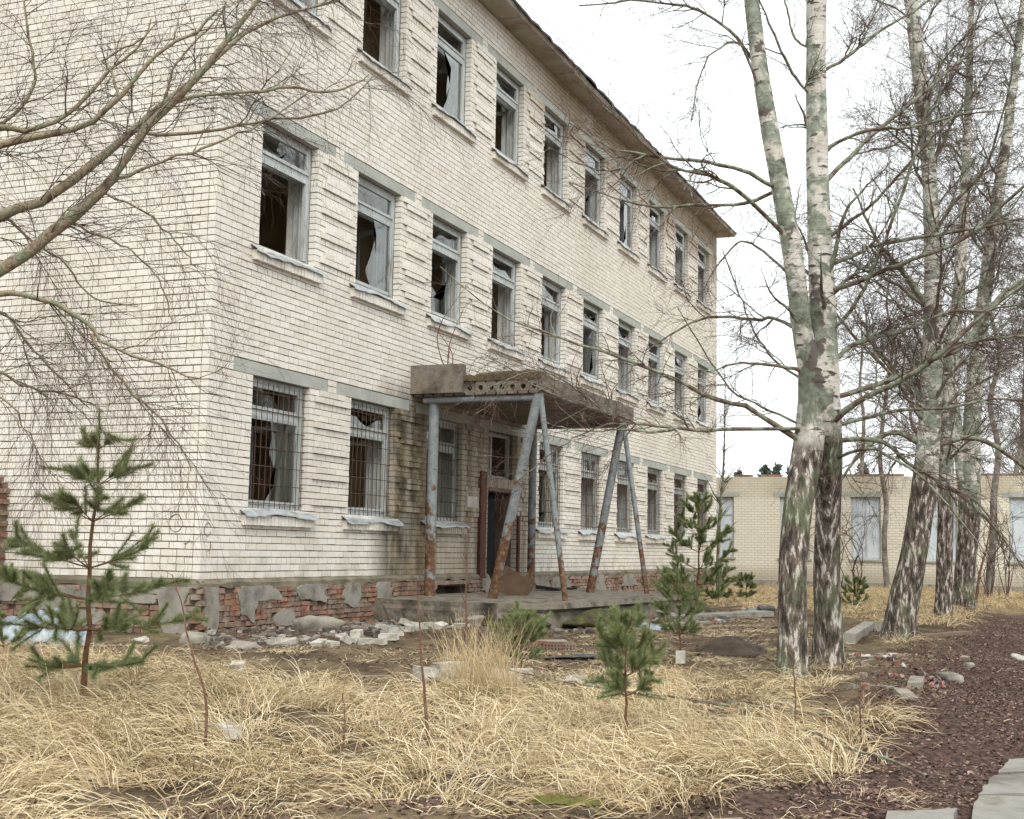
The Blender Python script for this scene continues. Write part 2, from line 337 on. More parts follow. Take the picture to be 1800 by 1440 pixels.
# ------------------------------------------------------------------ main building
L, P0, X0, WW = 29.15, 2.828, 1.061, 1.548
Z0, ZT = -0.05, 11.55
SILL = [.95, 4.75, 8.75]; HEAD = [2.85, 6.65, 10.65]; DEPTH = .52
wx = [X0+P0*i for i in range(10)]
bld = empty('brick_building', (0, 0, GZ), label='three storey abandoned white brick building with rows of broken windows', cat='building')
def opening(i, f):
    return (wx[i], wx[i]+WW, -.42 if (i == 3 and f == 0) else SILL[f], HEAD[f])
OPS = [opening(i, f) for f in range(3) for i in range(10)]
bld_off = -np.array([0, 0, GZ])
def B(mb, name, mat, parent=None, **k):            # a part of the building, modelled in world coordinates
    o = mb.build(name, mat, bld if parent is None else parent, **k)
    if parent is None: o.location = tuple(bld_off)
    return o
# wall core (mortar face sits 12 mm behind the brick faces)
core = MB(); e = .012
xs = [e]+[v for i in range(10) for v in (wx[i]-e, wx[i]+WW+e)]+[L-e]
for k in range(0, len(xs), 2): core.box((xs[k], e, Z0), (xs[k+1], DEPTH, ZT-.02))
for i in range(10):
    zz = [Z0 if i != 3 else -.42]+[v for f in range(3) for v in (opening(i, f)[2]-e, opening(i, f)[3]+e)]+[ZT-.02]
    for k in range(0, 8, 2):
        if zz[k+1]-zz[k] > .05: core.box((wx[i]-e, e, zz[k]), (wx[i]+WW+e, DEPTH-.001, zz[k+1]))
core.box((e, DEPTH+.001, Z0), (DEPTH, 14, ZT-.02)); core.box((L-DEPTH, DEPTH+.001, Z0), (L-e, 14, ZT-.02)); core.box((e, 14, GZ-.3), (L-e, 14.4, ZT-.02))
wall = B(core, 'wall', MAT['mortar'])
# rooms behind the windows
room = MB()
room.box((DEPTH, 6.2, -.3), (L-DEPTH, 6.35, 11.4))
for k in range(1, 5): room.box((wx[2*k]-.68, DEPTH, -.3), (wx[2*k]-.56, 6.2, 11.4))
B(room, 'partition_wall', MAT['room'])
for zf in (-.1, 3.62, 7.5):
    B(MB().box((DEPTH, DEPTH, zf-.28), (L-DEPTH, 14, zf)), 'floor_slab', MAT['plaster'])
# bricks ---------------------------------------------------------------------------------
TB = []                                            # facade bricks: x0,x1,z,yoff ; gable bricks: y0,y1,z
TG = []
HEADER = {2, 8, 14, 20, 26, 32, 38, 44, 48, 52, 58, 64, 70, 76, 82, 88, 94, 100, 106, 112}
def lay(a, b, k, header, out, extra):
    out.clear()
    L_ = .12 if header else .25; J = .0125
    ph = (0 if header else (.132 if k % 2 else 0)) + extra
    x = a - ((a-ph) % (L_+J))
    while x < b-.03:
        s, t = max(x, a), min(x+L_, b)
        if b-t < .035: t = b
        if t-s > .045: out.append((s if (out and s-a > .05) else a, t))
        x += L_+J
        if t == b: break
PROUD = []
for i in range(10):
    for f in range(3):
        xa = (wx[i-1]+WW if i else 0)
        if i == 0: continue
        for q in range(5):
            PROUD.append((xa+.2, wx[i]-.17, HEAD[f]-.4*q-.2, HEAD[f]-.4*q))
PR = np.array(PROUD)
BR_F = []
for k in range(int(round((ZT-Z0)/.1))):
    za = Z0+.1*k; zc = za+.05; cuts = []
    for (xa, xb, s, h) in OPS:
        if s < zc < h: cuts.append((xa, xb))
        if h < zc < h+.2: cuts.append((xa-.49, xb+.53))
    cuts.sort(); cur = 0.0 if k % 2 == 0 else .132; iv = []
    for a, b in cuts:
        if a > cur: iv.append((cur, a))
        cur = max(cur, b)
    if cur < L: iv.append((cur, L))
    for a, b in iv:
        o = []; lay(a, b, k, k in HEADER, o, 0)
        for s, t in o:
            m = (s+t)/2; pr = np.any((PR[:, 0] < m) & (m < PR[:, 1]) & (PR[:, 2] < zc) & (zc < PR[:, 3]))
            BR_F.append((s, t, zc, -.03 if pr else 0.))
BR_G = []
for k in range(int(round((ZT-Z0)/.1))):
    zc = Z0+.1*k+.05; o = []; lay(.132 if k % 2 == 0 else 0., 12., k, k in HEADER, o, 0)
    BR_G += [(s, t, zc) for s, t in o]
HB = .0868
F_ = np.array(BR_F); G_ = np.array(BR_G)
jf = rng.normal(0, .0016, len(F_)); jg = rng.normal(0, .0016, len(G_))
CF = np.stack([(F_[:, 0]+F_[:, 1])/2, .06+F_[:, 3]+jf, F_[:, 2]+rng.normal(0, .0012, len(F_))], -1)
HF = np.stack([(F_[:, 1]-F_[:, 0])/2, np.full(len(F_), .06), np.full(len(F_), HB/2)], -1)
CG = np.stack([.06+jg, (G_[:, 0]+G_[:, 1])/2, G_[:, 2]+rng.normal(0, .0012, len(G_))], -1)
HG = np.stack([np.full(len(G_), .06), (G_[:, 1]-G_[:, 0])/2, np.full(len(G_), HB/2)], -1)
AC = np.vstack([CF, CG]); AH = np.vstack([HF, HG])
u, v, dep = project(AC); ln = np.max(AH[:, :2], 1)*2
std = (np.abs(ln-.25) < .001) & (u > 5) & (u < 1790) & (v > 5)
score = np.where(std, np.where(np.arange(len(AC)) < len(CF), .55, .85)*AH.max(1)/dep, -1); pick = np.argsort(-score)[:215]
keep = np.ones(len(AC), bool); keep[pick] = False
mb = MB(); boxes(mb, AC[keep], AH[keep], tint=rng.random(keep.sum()), jit=.0011); B(mb, 'bricks', MAT['brick'], kind='stuff')
def worn_box(h, n=.0018):
    mb = MB(); h = np.asarray(h, float); c = .004; V = []
    Q = []
    for zz, ins in ((-h[2], c), (-h[2]+c, 0), (h[2]-c, 0), (h[2], c)):
        x, y = h[0]-ins, h[1]-ins; V += [[-x, -y, zz], [x, -y, zz], [x, y, zz], [-x, y, zz]]
    for k in range(3):
        for j in range(4): Q.append([k*4+j, k*4+(j+1) % 4, k*4+4+(j+1) % 4, k*4+4+j])
    Q += [[3, 2, 1, 0], [12, 13, 14, 15]]
    return mb.add(np.array(V)+rng.normal(0, n, (16, 3)), Q)
t_ = worn_box((.125, .06, HB/2), .0012).build('brick', MAT['brick']); brick_me = t_.data; bpy.data.objects.remove(t_)
for i in pick:
    o = bpy.data.objects.new('brick', brick_me); link(o, wall)
    o.location = tuple(AC[i]); o.rotation_euler = (0, 0, 0 if i < len(CF) else PI/2)
# lintels, sills, projecting sill courses -----------------------------------------------------
lintel_me = MB().box((-.49, .002, .004), (WW+.53, .12, .188)); lo = lintel_me.build('lintel', MAT['lintel']); lme = lo.data; bpy.data.objects.remove(lo)
row = MB(); n_ = 20; wdt = (WW+.30)/n_
boxes(row, np.stack([-.15+wdt*(np.arange(n_)+.5), np.full(n_, -.02), np.full(n_, -.175)], -1)+rng.normal(0, .002, (n_, 3)), np.tile([[wdt/2-.005, .055, .07]], (n_, 1)), tint=rng.random(n_), jit=.002)
ro = row.build('sill_course', MAT['brick']); rme = ro.data; bpy.data.objects.remove(ro)
for i in range(10):
    for f in range(3):
        o = link(bpy.data.objects.new('lintel', lme), bld); o.location = (wx[i]+rng.normal(0, .012), 0, HEAD[f]-GZ)
        if i == 3 and f == 0: continue
        o = link(bpy.data.objects.new('sill_course', rme), bld); o.location = (wx[i], 0, SILL[f]-GZ)

# windows -----------------------------------------------------------------------------------
WH = 1.9
def jag(x0, x1, z0, z1, mode):
    n = 7; xs = np.linspace(x0, x1, n)
    if mode == 'full': return [(x0, z0), (x1, z0), (x1, z1), (x0, z1)]
    if mode == 'low':
        t = z0+(z1-z0)*np.clip(rng.normal(.38, .22, n), .05, .9); return [(x0, z0), (x1, z0)]+[(xs[k]+rng.normal(0, .01), t[k]) for k in range(n-1, -1, -1)]
    if mode == 'left':
        w_ = rng.uniform(.35, .75); zs = np.linspace(z0, z1, 6); return [(x0, z0)]+[(x0+(x1-x0)*np.clip(w_*(1-.7*((z-z0)/(z1-z0))**1.5)+rng.normal(0, .09), .05, 1), z) for z in zs]+[(x0, z1)]
    w_ = rng.uniform(.3, .6); zs = np.linspace(z0, z1, 6); return [(x1, z0), (x1, z1)]+[(x1-(x1-x0)*np.clip(w_+rng.normal(0, .12), .05, 1), z) for z in zs[::-1]]
def pane(poly, y, parent):
    n = len(poly); c = np.mean(poly, 0); V = [(x, y, z) for x, z in poly]+[(x, y+.004, z) for x, z in poly]+[(c[0], y, c[1]), (c[0], y+.004, c[1])]
    T = []
    for k in range(n):
        m = (k+1) % n; T += [[k, m, 2*n], [m+n, k+n, 2*n+1], [k, k+n, m+n], [k, m+n, m]]
    return MB().add(V, T=T).build('pane', MAT['glass'], parent)
def frame_mb(y0, y1, tw=.075, sw=.07, tz=1.39, mull=None):
    m = MB(); a = (y0, y1)
    m.box((0, y0, 0), (tw, y1, WH)); m.box((WW-tw, y0, 0), (WW, y1, WH))
    m.box((tw, y0+.002, WH-tw), (WW-tw, y1-.002, WH)); m.box((tw, y0+.002, 0), (WW-tw, y1-.002, tw*.8))
    m.box((tw, y0+.004, tz-.045), (WW-tw, y1-.004, tz+.045), tint=.35)
    return m
frame_me = []
for v_ in range(3):
    m = frame_mb(.13, .2); s0 = .078
    # lighter sash stiles standing proud of the box frame
    for (xa, xb) in ((s0, s0+.085), (WW-s0-.085, WW-s0)):
        m.box((xa, .112, .07), (xb, .165, 1.34), tint=.5); m.box((xa, .112, 1.44), (xb, .165, WH-.08), tint=.6)
    m.box((s0+.085, .115, 1.44), (WW-s0-.085, .16, 1.49), tint=.7); m.box((s0+.085, .115, 1.295), (WW-s0-.085, .16, 1.343), tint=.62)
    m.box((s0+.085, .117, WH-.14), (WW-s0-.085, .158, WH-.082), tint=.3)
    if v_ != 1: m.box((s0+.085, .117, .066), (WW-s0-.085, .158, .12), tint=.2)
    V = m.V; m.V = [vv+rng.normal(0, .0012, vv.shape) for vv in V]
    o = m.build('window', MAT['wood']); frame_me.append(o.data); bpy.data.objects.remove(o)
inner = frame_mb(.31, .37, .07).build('inner_frame', MAT['wood']); inner_me = inner.data; bpy.data.objects.remove(inner)
rv = MB(); rv.box((-.01, .205, 0), (.012, DEPTH+.01, WH)); rv.box((WW-.012, .205, 0), (WW+.01, DEPTH+.01, WH)); rv.box((.012, .205, WH-.014), (WW-.012, DEPTH+.01, WH+.01)); rv.box((.012, .205, -.01), (WW-.012, DEPTH+.1, .02))
rvo = rv.build('reveal', MAT['plaster']); rv_me = rvo.data; bpy.data.objects.remove(rvo)
lf = MB(); lw, lh = .62, 1.24                       # an inner casement, standing open into the room
lf.box((0, -.02, 0), (.08, .02, lh), .3); lf.box((lw-.08, -.02, 0), (lw, .02, lh), .4); lf.box((.08, -.018, 0), (lw-.08, .018, .09), .5); lf.box((.08, -.018, lh-.08), (lw-.08, .018, lh), .5)
lfo = lf.build('casement', MAT['wood']); lf_me = lfo.data; bpy.data.objects.remove(lfo)
def tin_mb(seed, big):
    r = np.random.default_rng(seed); m = MB(); nx_, x0, x1 = 18, -.2, WW+.2
    xs_ = np.linspace(x0, x1, nx_); pr = []
    wob = np.cumsum(r.normal(0, .008, nx_)); wob -= np.linspace(wob[0], wob[-1], nx_)
    lip = r.normal(0, .006, nx_)+.012*np.sin(xs_*r.uniform(2, 5)+r.uniform(0, 6))*(2 if big else 1)
    V = []
    for k, x in enumerate(xs_):
        inx = 1 if 0.01 < x < WW-.01 else 0
        V += [(x, .125 if inx else .004, .02 if inx else -.045), (x, -.005, -.03+wob[k]), (x, -.115+lip[k]*.7, -.105+lip[k]+wob[k]), (x, -.117+lip[k]*.7, -.125+lip[k]+wob[k])]
    Q = [[k*4+j, k*4+j+1, k*4+5+j, k*4+4+j] for k in range(nx_-1) for j in range(3)]
    V = np.array(V); n = len(V); m.add(np.vstack([V, V-np.array([0, 0, .004])]), Q+[[q+n for q in qq[::-1]] for qq in Q]); return m
tins = []
for s_ in range(5):
    o = tin_mb(s_, s_ > 2).build('metal_sill', MAT['tin']); tins.append(o.data); bpy.data.objects.remove(o)
gr = MB()
for x in np.arange(.06, WW, .142): tubes(gr, [[x, .06, -.02], [x, .06, WH-.06]], [.006, .006], 4)
for z in np.arange(.08, WH-.05, .27): tubes(gr, [[.005, .066, z], [WW-.005, .066, z]], [.0065, .0065], 4)
gro = gr.build('grille', MAT['iron']); gr_me = gro.data; bpy.data.objects.remove(gro)
for f in range(3):
    for i in range(10):
        if i == 3 and f == 0: continue
        wd = link(bpy.data.objects.new('window', frame_me[(i*2+f) % 3]), bld); wd.location = (wx[i], 0, SILL[f]-GZ)
        for nm, me in (('inner_frame', inner_me), ('reveal', rv_me), ('metal_sill', tins[(i*3+f*2) % 5])):
            link(bpy.data.objects.new(nm, me), wd)
        if f == 0: link(bpy.data.objects.new('grille', gr_me), wd)
        k = (i*7+f*5) % 6
        if k in (0, 1, 3, 4):
            c = link(bpy.data.objects.new('casement', lf_me), wd); c.location = (WW-.09, .40, .07); c.rotation_euler = (0, 0, math.radians(70+rng.uniform(-6, 40)))
        if k in (2, 3, 5):
            c = link(bpy.data.objects.new('casement', lf_me), wd); c.location = (.09, .40, .07); c.rotation_euler = (0, 0, math.radians(60+rng.uniform(-10, 25)))
        x0, x1 = .17, WW-.17; md = ['left', 'low', 'full', 'right', 'left', 'low'][(i*5+f*3+i//3) % 6]
        if not (f == 2 and i == 2): pane(jag(x0, x1, 1.45, WH-.1, md), .14, wd)
        if (i+f) % 3 == 1: pane(jag(x0, x1, 1.45, WH-.1, 'full' if f else 'right'), .335, wd)
        if (i*3+f) % 4 == 0 and (i, f) != (2, 0): pane(jag(x0, x1, .1, 1.3, 'right'), .14, wd)
        if (i*3+f) % 5 == 2 and (i, f) != (2, 0): pane(jag(x0, x1, .1, 1.3, 'low'), .338, wd)
# entrance: brick band, transom light, door leaf, rust-red posts ---------------------------------
xa, xb = wx[3], wx[3]+WW
band = MB(); nb = 17; bw = (xb-xa)/nb
boxes(band, np.stack([xa+bw*(np.arange(nb)+.5), np.full(nb, .11), np.full(nb, 1.80)], -1), np.tile([[bw/2-.006, .06, .1]], (nb, 1)), tint=rng.random(nb), jit=.002)
B(band, 'brick_band', MAT['brick']); B(MB().box((xa-.02, .05, 1.62), (xb+.02, .3, 1.695)), 'door_lintel', MAT['board'])
dt = MB(); dt.box((xa, .2, 1.91), (xa+.07, .27, 2.85)); dt.box((xb-.07, .2, 1.91), (xb, .27, 2.85)); dt.box((xa+.07, .202, 2.78), (xb-.07, .268, 2.85)); dt.box((xa+.55, .202, 1.91), (xa+.61, .268, 2.78)); dt.box((xa+.07, .202, 1.905), (xb-.07, .268, 1.96))
B(dt, 'transom_window', MAT['wood'])
dd = MB(); dd.box((0, -.02, 0), (.82, .02, 1.98)); dd.box((.1, -.03, .2), (.72, -.02, .9)); dd.box((.1, -.03, 1.05), (.72, -.02, 1.8))
door = dd.build('door', MAT['black'], bld); door.location = (xb-.12, .45, -.40-GZ); door.rotation_euler = (0, 0, math.radians(150))
tubes_h = MB(); tubes(tubes_h, [[.74, -.05, 1.0], [.74, -.1, 1.0], [.64, -.1, 1.0]], [.011]*3, 6); tubes_h.build('handle', MAT['iron'], door)
B(MB().box((9.06, -.07, -.40), (9.34, .03, 1.98)), 'red_post', MAT['rust']); B(MB().box((11.10, -.05, -.40), (11.2, .03, 1.15)), 'red_post', MAT['rust'])
B(MB().box((8.5, -.025, 1.22), (9.05, .03, 1.62)), 'notice_panel', MAT['paper'])
dr = MB()
for q in range(2): dr.box((xa-.02 if q == 0 else xb, .0, -.42), (xa+.01 if q == 0 else xb+.02, .5, 1.6))
B(MB().box((xa, .03, -.5), (xb, 1.5, -.405)), 'threshold', MAT['concrete'])
# eave and roof ------------------------------------------------------------------------------
ev = MB(); nseg = 9; sl_ = (L+.9)/nseg
for k in range(nseg):
    x0 = -.45+k*sl_; x1 = x0+sl_-.012; dy = rng.normal(0, .012); dz = rng.normal(0, .008)
    V = np.array([[x0, .4, ZT], [x1, .4, ZT], [x1, -.52+dy, ZT+.0+dz], [x0, -.52+dy, ZT+.0+dz], [x0, .4, ZT+.2], [x1, .4, ZT+.2], [x1, -.56+dy, ZT+.09+dz], [x0, -.56+dy, ZT+.09+dz]])
    m = MB().add(V, [[0, 3, 2, 1], [4, 5, 6, 7], [3, 7, 6, 2], [0, 1, 5, 4], [0, 4, 7, 3], [1, 2, 6, 5]]); B(m, 'eave_slab', MAT['soffit'])
felt = MB(); xs_ = np.linspace(-.5, L+.5, 90); lipz = rng.normal(0, .012, 90); lipy = rng.normal(0, .015, 90)
V = []
for k, x in enumerate(xs_): V += [(x, -.60+lipy[k], ZT+.07+lipz[k]), (x, -.60+lipy[k], ZT+.125+lipz[k]), (x, .4, ZT+.23), (x, 7, ZT+.9)]
B(MB().add(V, [[k*4+j, k*4+4+j, k*4+5+j, k*4+1+j] for k in range(89) for j in range(3)]), 'roof_felt', MAT['black'])
ge = MB().box((-.42, .45, ZT+.003), (DEPTH, 14.4, ZT+.2)); B(ge, 'gable_eave', MAT['soffit'])
B(MB().box((DEPTH, .42, ZT-.02), (L, 14.4, ZT+.18)), 'roof_slab', MAT['plaster'])
# plinth: red brick with failing render -----------------------------------------------------
pc = MB()
bas = [(wx[2]+.45, wx[2]+1.75)]
pc.box((-.03, -.03, GZ-.4), (bas[0][0], .5, Z0-.11)); pc.box((bas[0][1], -.03, GZ-.4), (xa-.02, .5, Z0-.11)); pc.box((xb+.02, -.03, GZ-.4), (L+.03, .5, Z0-.11))
pc.box((bas[0][0], -.03, Z0-.22), (bas[0][1], .5, Z0-.11)); pc.box((bas[0][0], .35, GZ-.4), (bas[0][1], .5, Z0-.22)); pc.box((-.03, .501, GZ-.4), (.5, 14, Z0-.11))
plinth = B(pc, 'plinth', MAT['mortar'])
lc = MB(); nled = 60
def ledge(axis, a, b):
    xs_ = np.linspace(a, b, int((b-a)/.22)+2); n = len(xs_); V = []
    for x in xs_:
        o = -.075+rng.normal(0, .008); zt = Z0+.0; zb = Z0-.115+rng.normal(0, .016)
        prof = [(.02, zt+.004), (-.02, zt-.005), (o, zt-.05+rng.normal(0, .008)), (o, zb), (-.02, zb-.01)]
        V += [(x, p, z) if axis == 0 else (p, x, z) for p, z in prof]
    Q = [[k*5+j, k*5+5+j, k*5+6+j, k*5+1+j] for k in range(n-1) for j in range(4)]
    lc.add(V, Q if axis == 1 else [q[::-1] for q in Q])
ledge(0, -.075, xa); ledge(0, xb, L+.07); ledge(1, -.075, 13)
B(lc, 'cement_ledge', MAT['ledge'])
RB = []; RH = .067
for k in range(10):
    zc = Z0-.155-.077*k
    x = -.06+(.13 if k % 2 else 0)
    while x < L:
        ln_ = .12 if (k % 3 == 1) else .25
        if not (bas[0][0]-.1 < x+ln_/2 < bas[0][1]+.1 and zc < Z0-.2) and not (xa-.1 < x+ln_/2 < xb+.1): RB.append((x+ln_/2, -.055+max(0, rng.normal(0, .018)), zc, ln_/2-.004, .05, 0))
        x += ln_+.01
    y = -.06+(.13 if k % 2 == 0 else 0)
    while y < 9:
        ln_ = .12 if (k % 3 == 1) else .25
        RB.append((-.055+max(0, rng.normal(0, .018)), y+ln_/2, zc, .05, ln_/2-.004, 1)); y += ln_+.01
RB = np.array(RB); RB = RB[rng.random(len(RB)) > .06]
rc = RB[:, :3]; rh = np.stack([RB[:, 3], RB[:, 4], np.full(len(RB), RH/2)], -1)
u, v, dep = project(rc); okb = (np.abs(np.maximum(rh[:, 0], rh[:, 1])-.121) < .001) & (u > 0) & (u < 1300) & (rc[:, 2] > GZ+.05)
pk = np.argsort(np.where(okb, dep, 1e9))[:85]; kp = np.ones(len(RB), bool); kp[pk] = False
mb = MB(); boxes(mb, rc[kp], rh[kp], tint=rng.random(kp.sum()), jit=.005); B(mb, 'plinth_bricks', MAT['red'], kind='stuff')
rme_ = [worn_box((.121, .05, RH/2), .005) for _ in range(4)]; rms = []
for m in rme_:
    o = m.build('brick', MAT['red']); rms.append(o.data); bpy.data.objects.remove(o)
for q, i in enumerate(pk):
    o = link(bpy.data.objects.new('brick', rms[q % 4]), plinth); o.location = tuple(rc[i]); o.rotation_euler = (rng.normal(0, .02), rng.normal(0, .02), (PI/2 if RB[i, 5] else 0)+rng.normal(0, .02))
def patch(axis, c, zc, w_, h_, seed):
    r = np.random.default_rng(seed); n = 48; a = np.arange(n)*2*PI/n
    rad = 1+.0*a
    for q in range(1, 12): rad = rad+r.normal(0, .24/q**.8)*np.sin(q*a+r.uniform(0, 6))
    rad = np.maximum(rad, .25)
    px = np.sign(np.cos(a))*np.abs(np.cos(a))**.6*w_/2*rad; pz = np.clip(zc+np.sign(np.sin(a))*np.abs(np.sin(a))**.6*h_/2*rad, GZ-.05, Z0-.10)
    of = -.118+r.normal(0, .003); V = []
    for yy in (of, -.04):
        V += [(c+px[k], yy, pz[k]) for k in range(n)]+[(c, yy, float(np.mean(pz)))]
    V = np.array(V)
    if axis: V = V[:, [1, 0, 2]]
    m1 = n+1; T = [[k, (k+1) % n, n] for k in range(n)]; Q = [[k, k+m1, (k+1) % n+m1, (k+1) % n] for k in range(n)]
    if not axis: T = [t[::-1] for t in T]; Q = [q[::-1] for q in Q]
    B(MB().add(V, Q, T), 'render_patch', MAT['render'])
PAT = [(0, .12, -.42, .30, .75), (0, .95, -.34, .45, .50), (0, 1.35, -.25, .9, .22), (0, 2.75, -.27, .75, .30), (0, 3.85, -.30, .55, .42), (0, 5.0, -.45, .5, .6), (0, 2.0, -.62, .5, .25),
       (0, 12.3, -.27, 1.1, .3), (0, 13.6, -.45, 1.2, .6), (0, 16.5, -.4, .7, .6), (0, 19, -.3, 1.2, .35), (0, 22.5, -.5, 1, .5), (0, 9.3, -.28, .4, .3), (0, 25.5, -.3, 1, .3), (0, 28.3, -.5, .8, .5),
       (1, .35, -.45, .5, .7), (1, 1.2, -.22, 1.6, .2), (1, 2.3, -.35, .6, .4), (1, 3.0, -.24, .9, .25), (1, 1.7, -.6, .4, .25)]
for q, a in enumerate(PAT): patch(*a, 40+q)
def scribble(axis, c, zc, w_, h_, t0, t1):
    t = np.linspace(t0, t1, 30); q = c+w_*np.cos(t)*(1+.15*np.sin(2.3*t)); z = zc+h_*np.sin(t)
    P = np.stack([q, np.full(30, -.004), z], -1) if axis == 0 else np.stack([np.full(30, -.004), q, z], -1)
    B(tubes(MB(), P, np.full(30, .004), 4), 'scribble', MAT['iron'])
scribble(0, .13, .62, .07, .09, .3, 6.0); scribble(0, .16, .40, .05, .07, 4.2, 7.2); scribble(1, .42, .70, .10, .12, .8, 7.6); scribble(1, .25, .52, .06, .10, 3.5, 5.2)

# ------------------------------------------------------------------ entrance canopy
cn = empty('entrance_canopy', (8.7, -1.2, 3.1), label='mossy concrete entrance canopy propped on rusty steel pipes', cat='canopy')
def C_(mb, name, mat, **k):
    o = mb.build(name, mat, cn, **k); o.location = (-8.7, 1.2, -3.1); return o
def hollow(x0, x1, y0, y1, z0, z1, nh):
    m = MB(); cw = (y1-y0)/nh; h = (z1-z0); r = h*.2; N = 16
    m.add([(x0, y0, z0), (x1, y0, z0), (x1, y1, z0), (x0, y1, z0), (x0, y0, z1), (x1, y0, z1), (x1, y1, z1), (x0, y1, z1)], [[0, 3, 2, 1], [4, 5, 6, 7], [0, 1, 5, 4], [1, 2, 6, 5], [2, 3, 7, 6]])
    a = (np.arange(N)+.5)*2*PI/N
    for k in range(nh):
        cy, cz = y0+cw*(k+.5), (z0+z1)/2; s = 1/np.maximum(np.abs(np.cos(a))/(cw/2), np.abs(np.sin(a))/(h/2))
        V = [(x0, cy+math.cos(t)*q, cz+math.sin(t)*q) for t, q in zip(a, s)]+[(x0, cy+math.cos(t)*r, cz+math.sin(t)*r) for t in a]+[(x0+.5, cy+math.cos(t)*r, cz+math.sin(t)*r) for t in a]+[(x0+.5, cy, cz)]
        Q = [[j, N+j, N+(j+1) % N, (j+1) % N] for j in range(N)]+[[N+j, 2*N+j, 2*N+(j+1) % N, N+(j+1) % N] for j in range(N)]
        m.add(V, Q, [[2*N+j, 3*N, 2*N+(j+1) % N] for j in range(N)])
    return m
C_(hollow(6.05, 11.35, -2.45, -1.24, 3.12, 3.36, 6), 'hollow_slab', MAT['canopy']); C_(hollow(6.08, 11.33, -1.22, -.01, 3.12, 3.36, 6), 'hollow_slab', MAT['canopy'])
tp = MB(); gxs = np.linspace(6.03, 11.38, 60); gys = np.linspace(-2.48, -.0, 28); A, Bv = np.meshgrid(gxs, gys, indexing='ij')
Zt = 3.46+.03*np.sin(3*A+2*Bv)+rng.normal(0, .012, A.shape)+.05*np.exp(-((A-6.05)/.25)**2); Zt[0] -= .05; Zt[-1] -= .05; Zt[:, 0] -= .05
Vt = np.stack([A, Bv, Zt], -1); jj = (np.arange(59)[:, None]*28+np.arange(27)).ravel()
tp.add(Vt, np.stack([jj, jj+28, jj+29, jj+1], -1)); edge = [(i, 0) for i in range(60)]; Vb = Vt[:, 0].copy(); Vb[:, 2] = 3.361
tp.add(np.vstack([Vt[:, 0], Vb]), [[i, i+60, i+61, i+1] for i in range(59)]); Vb = Vt[0].copy(); Vb[:, 2] = 3.361; tp.add(np.vstack([Vt[0], Vb]), [[i, i+1, i+29, i+28] for i in range(27)])
Vb = Vt[-1].copy(); Vb[:, 2] = 3.361; tp.add(np.vstack([Vt[-1], Vb]), [[i, i+28, i+29, i+1] for i in range(27)])
MAT['duff'] = m_simple('roof_duff', [(.3, (.03, .022, .015)), (.45, (.10, .072, .045)), (.55, (.17, .13, .08)), (.62, (.085, .085, .025)), (.72, (.13, .095, .06))], 6, bump=.05, detail=8, bs=.9)
C_(tp, 'moss_cover', MAT['duff'])
C_(MB().box((6.035, -2.50, 3.16), (11.37, -2.455, 3.43)), 'edge_beam', MAT['canopy'])
C_(MB().box((5.98, -1.02, 3.16), (6.13, -.0, 3.67)), 'side_panel', MAT['canopy'])
def pole(a, b, r, sides=14):
    p = np.linspace(a, b, 9); m = tubes(MB(), p, np.full(9, r), sides, cap=True, wob=.008); return C_(m, 'pole', MAT['pole'], smooth=False)
pole((6.25, -.35, -.62), (6.25, -.35, 3.1), .095); pole((11.1, -.35, -.62), (11.1, -.35, 3.1), .085)
pole((6.2, -1.55, -.55), (6.15, -2.4, 3.12), .085); pole((6.25, -2.95, -.7), (6.17, -2.42, 3.12), .05)
pole((11.0, -1.68, -.55), (11.12, -2.33, 3.12), .085); pole((11.0, -2.97, -.7), (11.13, -2.35, 3.12), .05)
for x in (6.15, 11.12): C_(tubes(MB(), np.linspace((x, -2.45, 3.05), (x, -.2, 3.05), 5), np.full(5, .055), 10, cap=True), 'cross_pipe', MAT['pole'])
# ------------------------------------------------------------------ porch
po = MB(); pp = [(4.7, -.08), (4.5, -1.2), (4.35, -2.1), (4.7, -3.1), (6.2, -3.35), (8.2, -3.45), (10.5, -3.6), (12.3, -3.65), (12.6, -2.5), (12.6, -.08)]
pp = [tuple(q) for q in resample(np.array([(x, y, 0) for x, y in pp+[pp[0]]]), 60)[:-1, :2]]; n = len(pp)
V = []
for k, (x, y) in enumerate(pp):
    s = rng.normal(0, .03); V += [(x, y, -.415+rng.normal(0, .008)), (x, y-(.0 if y > -.3 else .02), -.50), (x+.06*s, y+(0 if y > -.3 else .10+s), -.56), (x, y-(.0 if y > -.3 else .06*rng.random()), GZ-.15)]
V.append((8.5, -1.8, -.41)); V = np.array(V)
po.add(V, [[k*4+j, k*4+1+j, ((k+1) % n)*4+1+j, ((k+1) % n)*4+j] for k in range(n) for j in range(3)], [[k*4, ((k+1) % n)*4, 4*n] for k in range(n)])
po.build('porch', MAT['porch'], label='low crumbling concrete porch in front of the doorway', cat='porch')

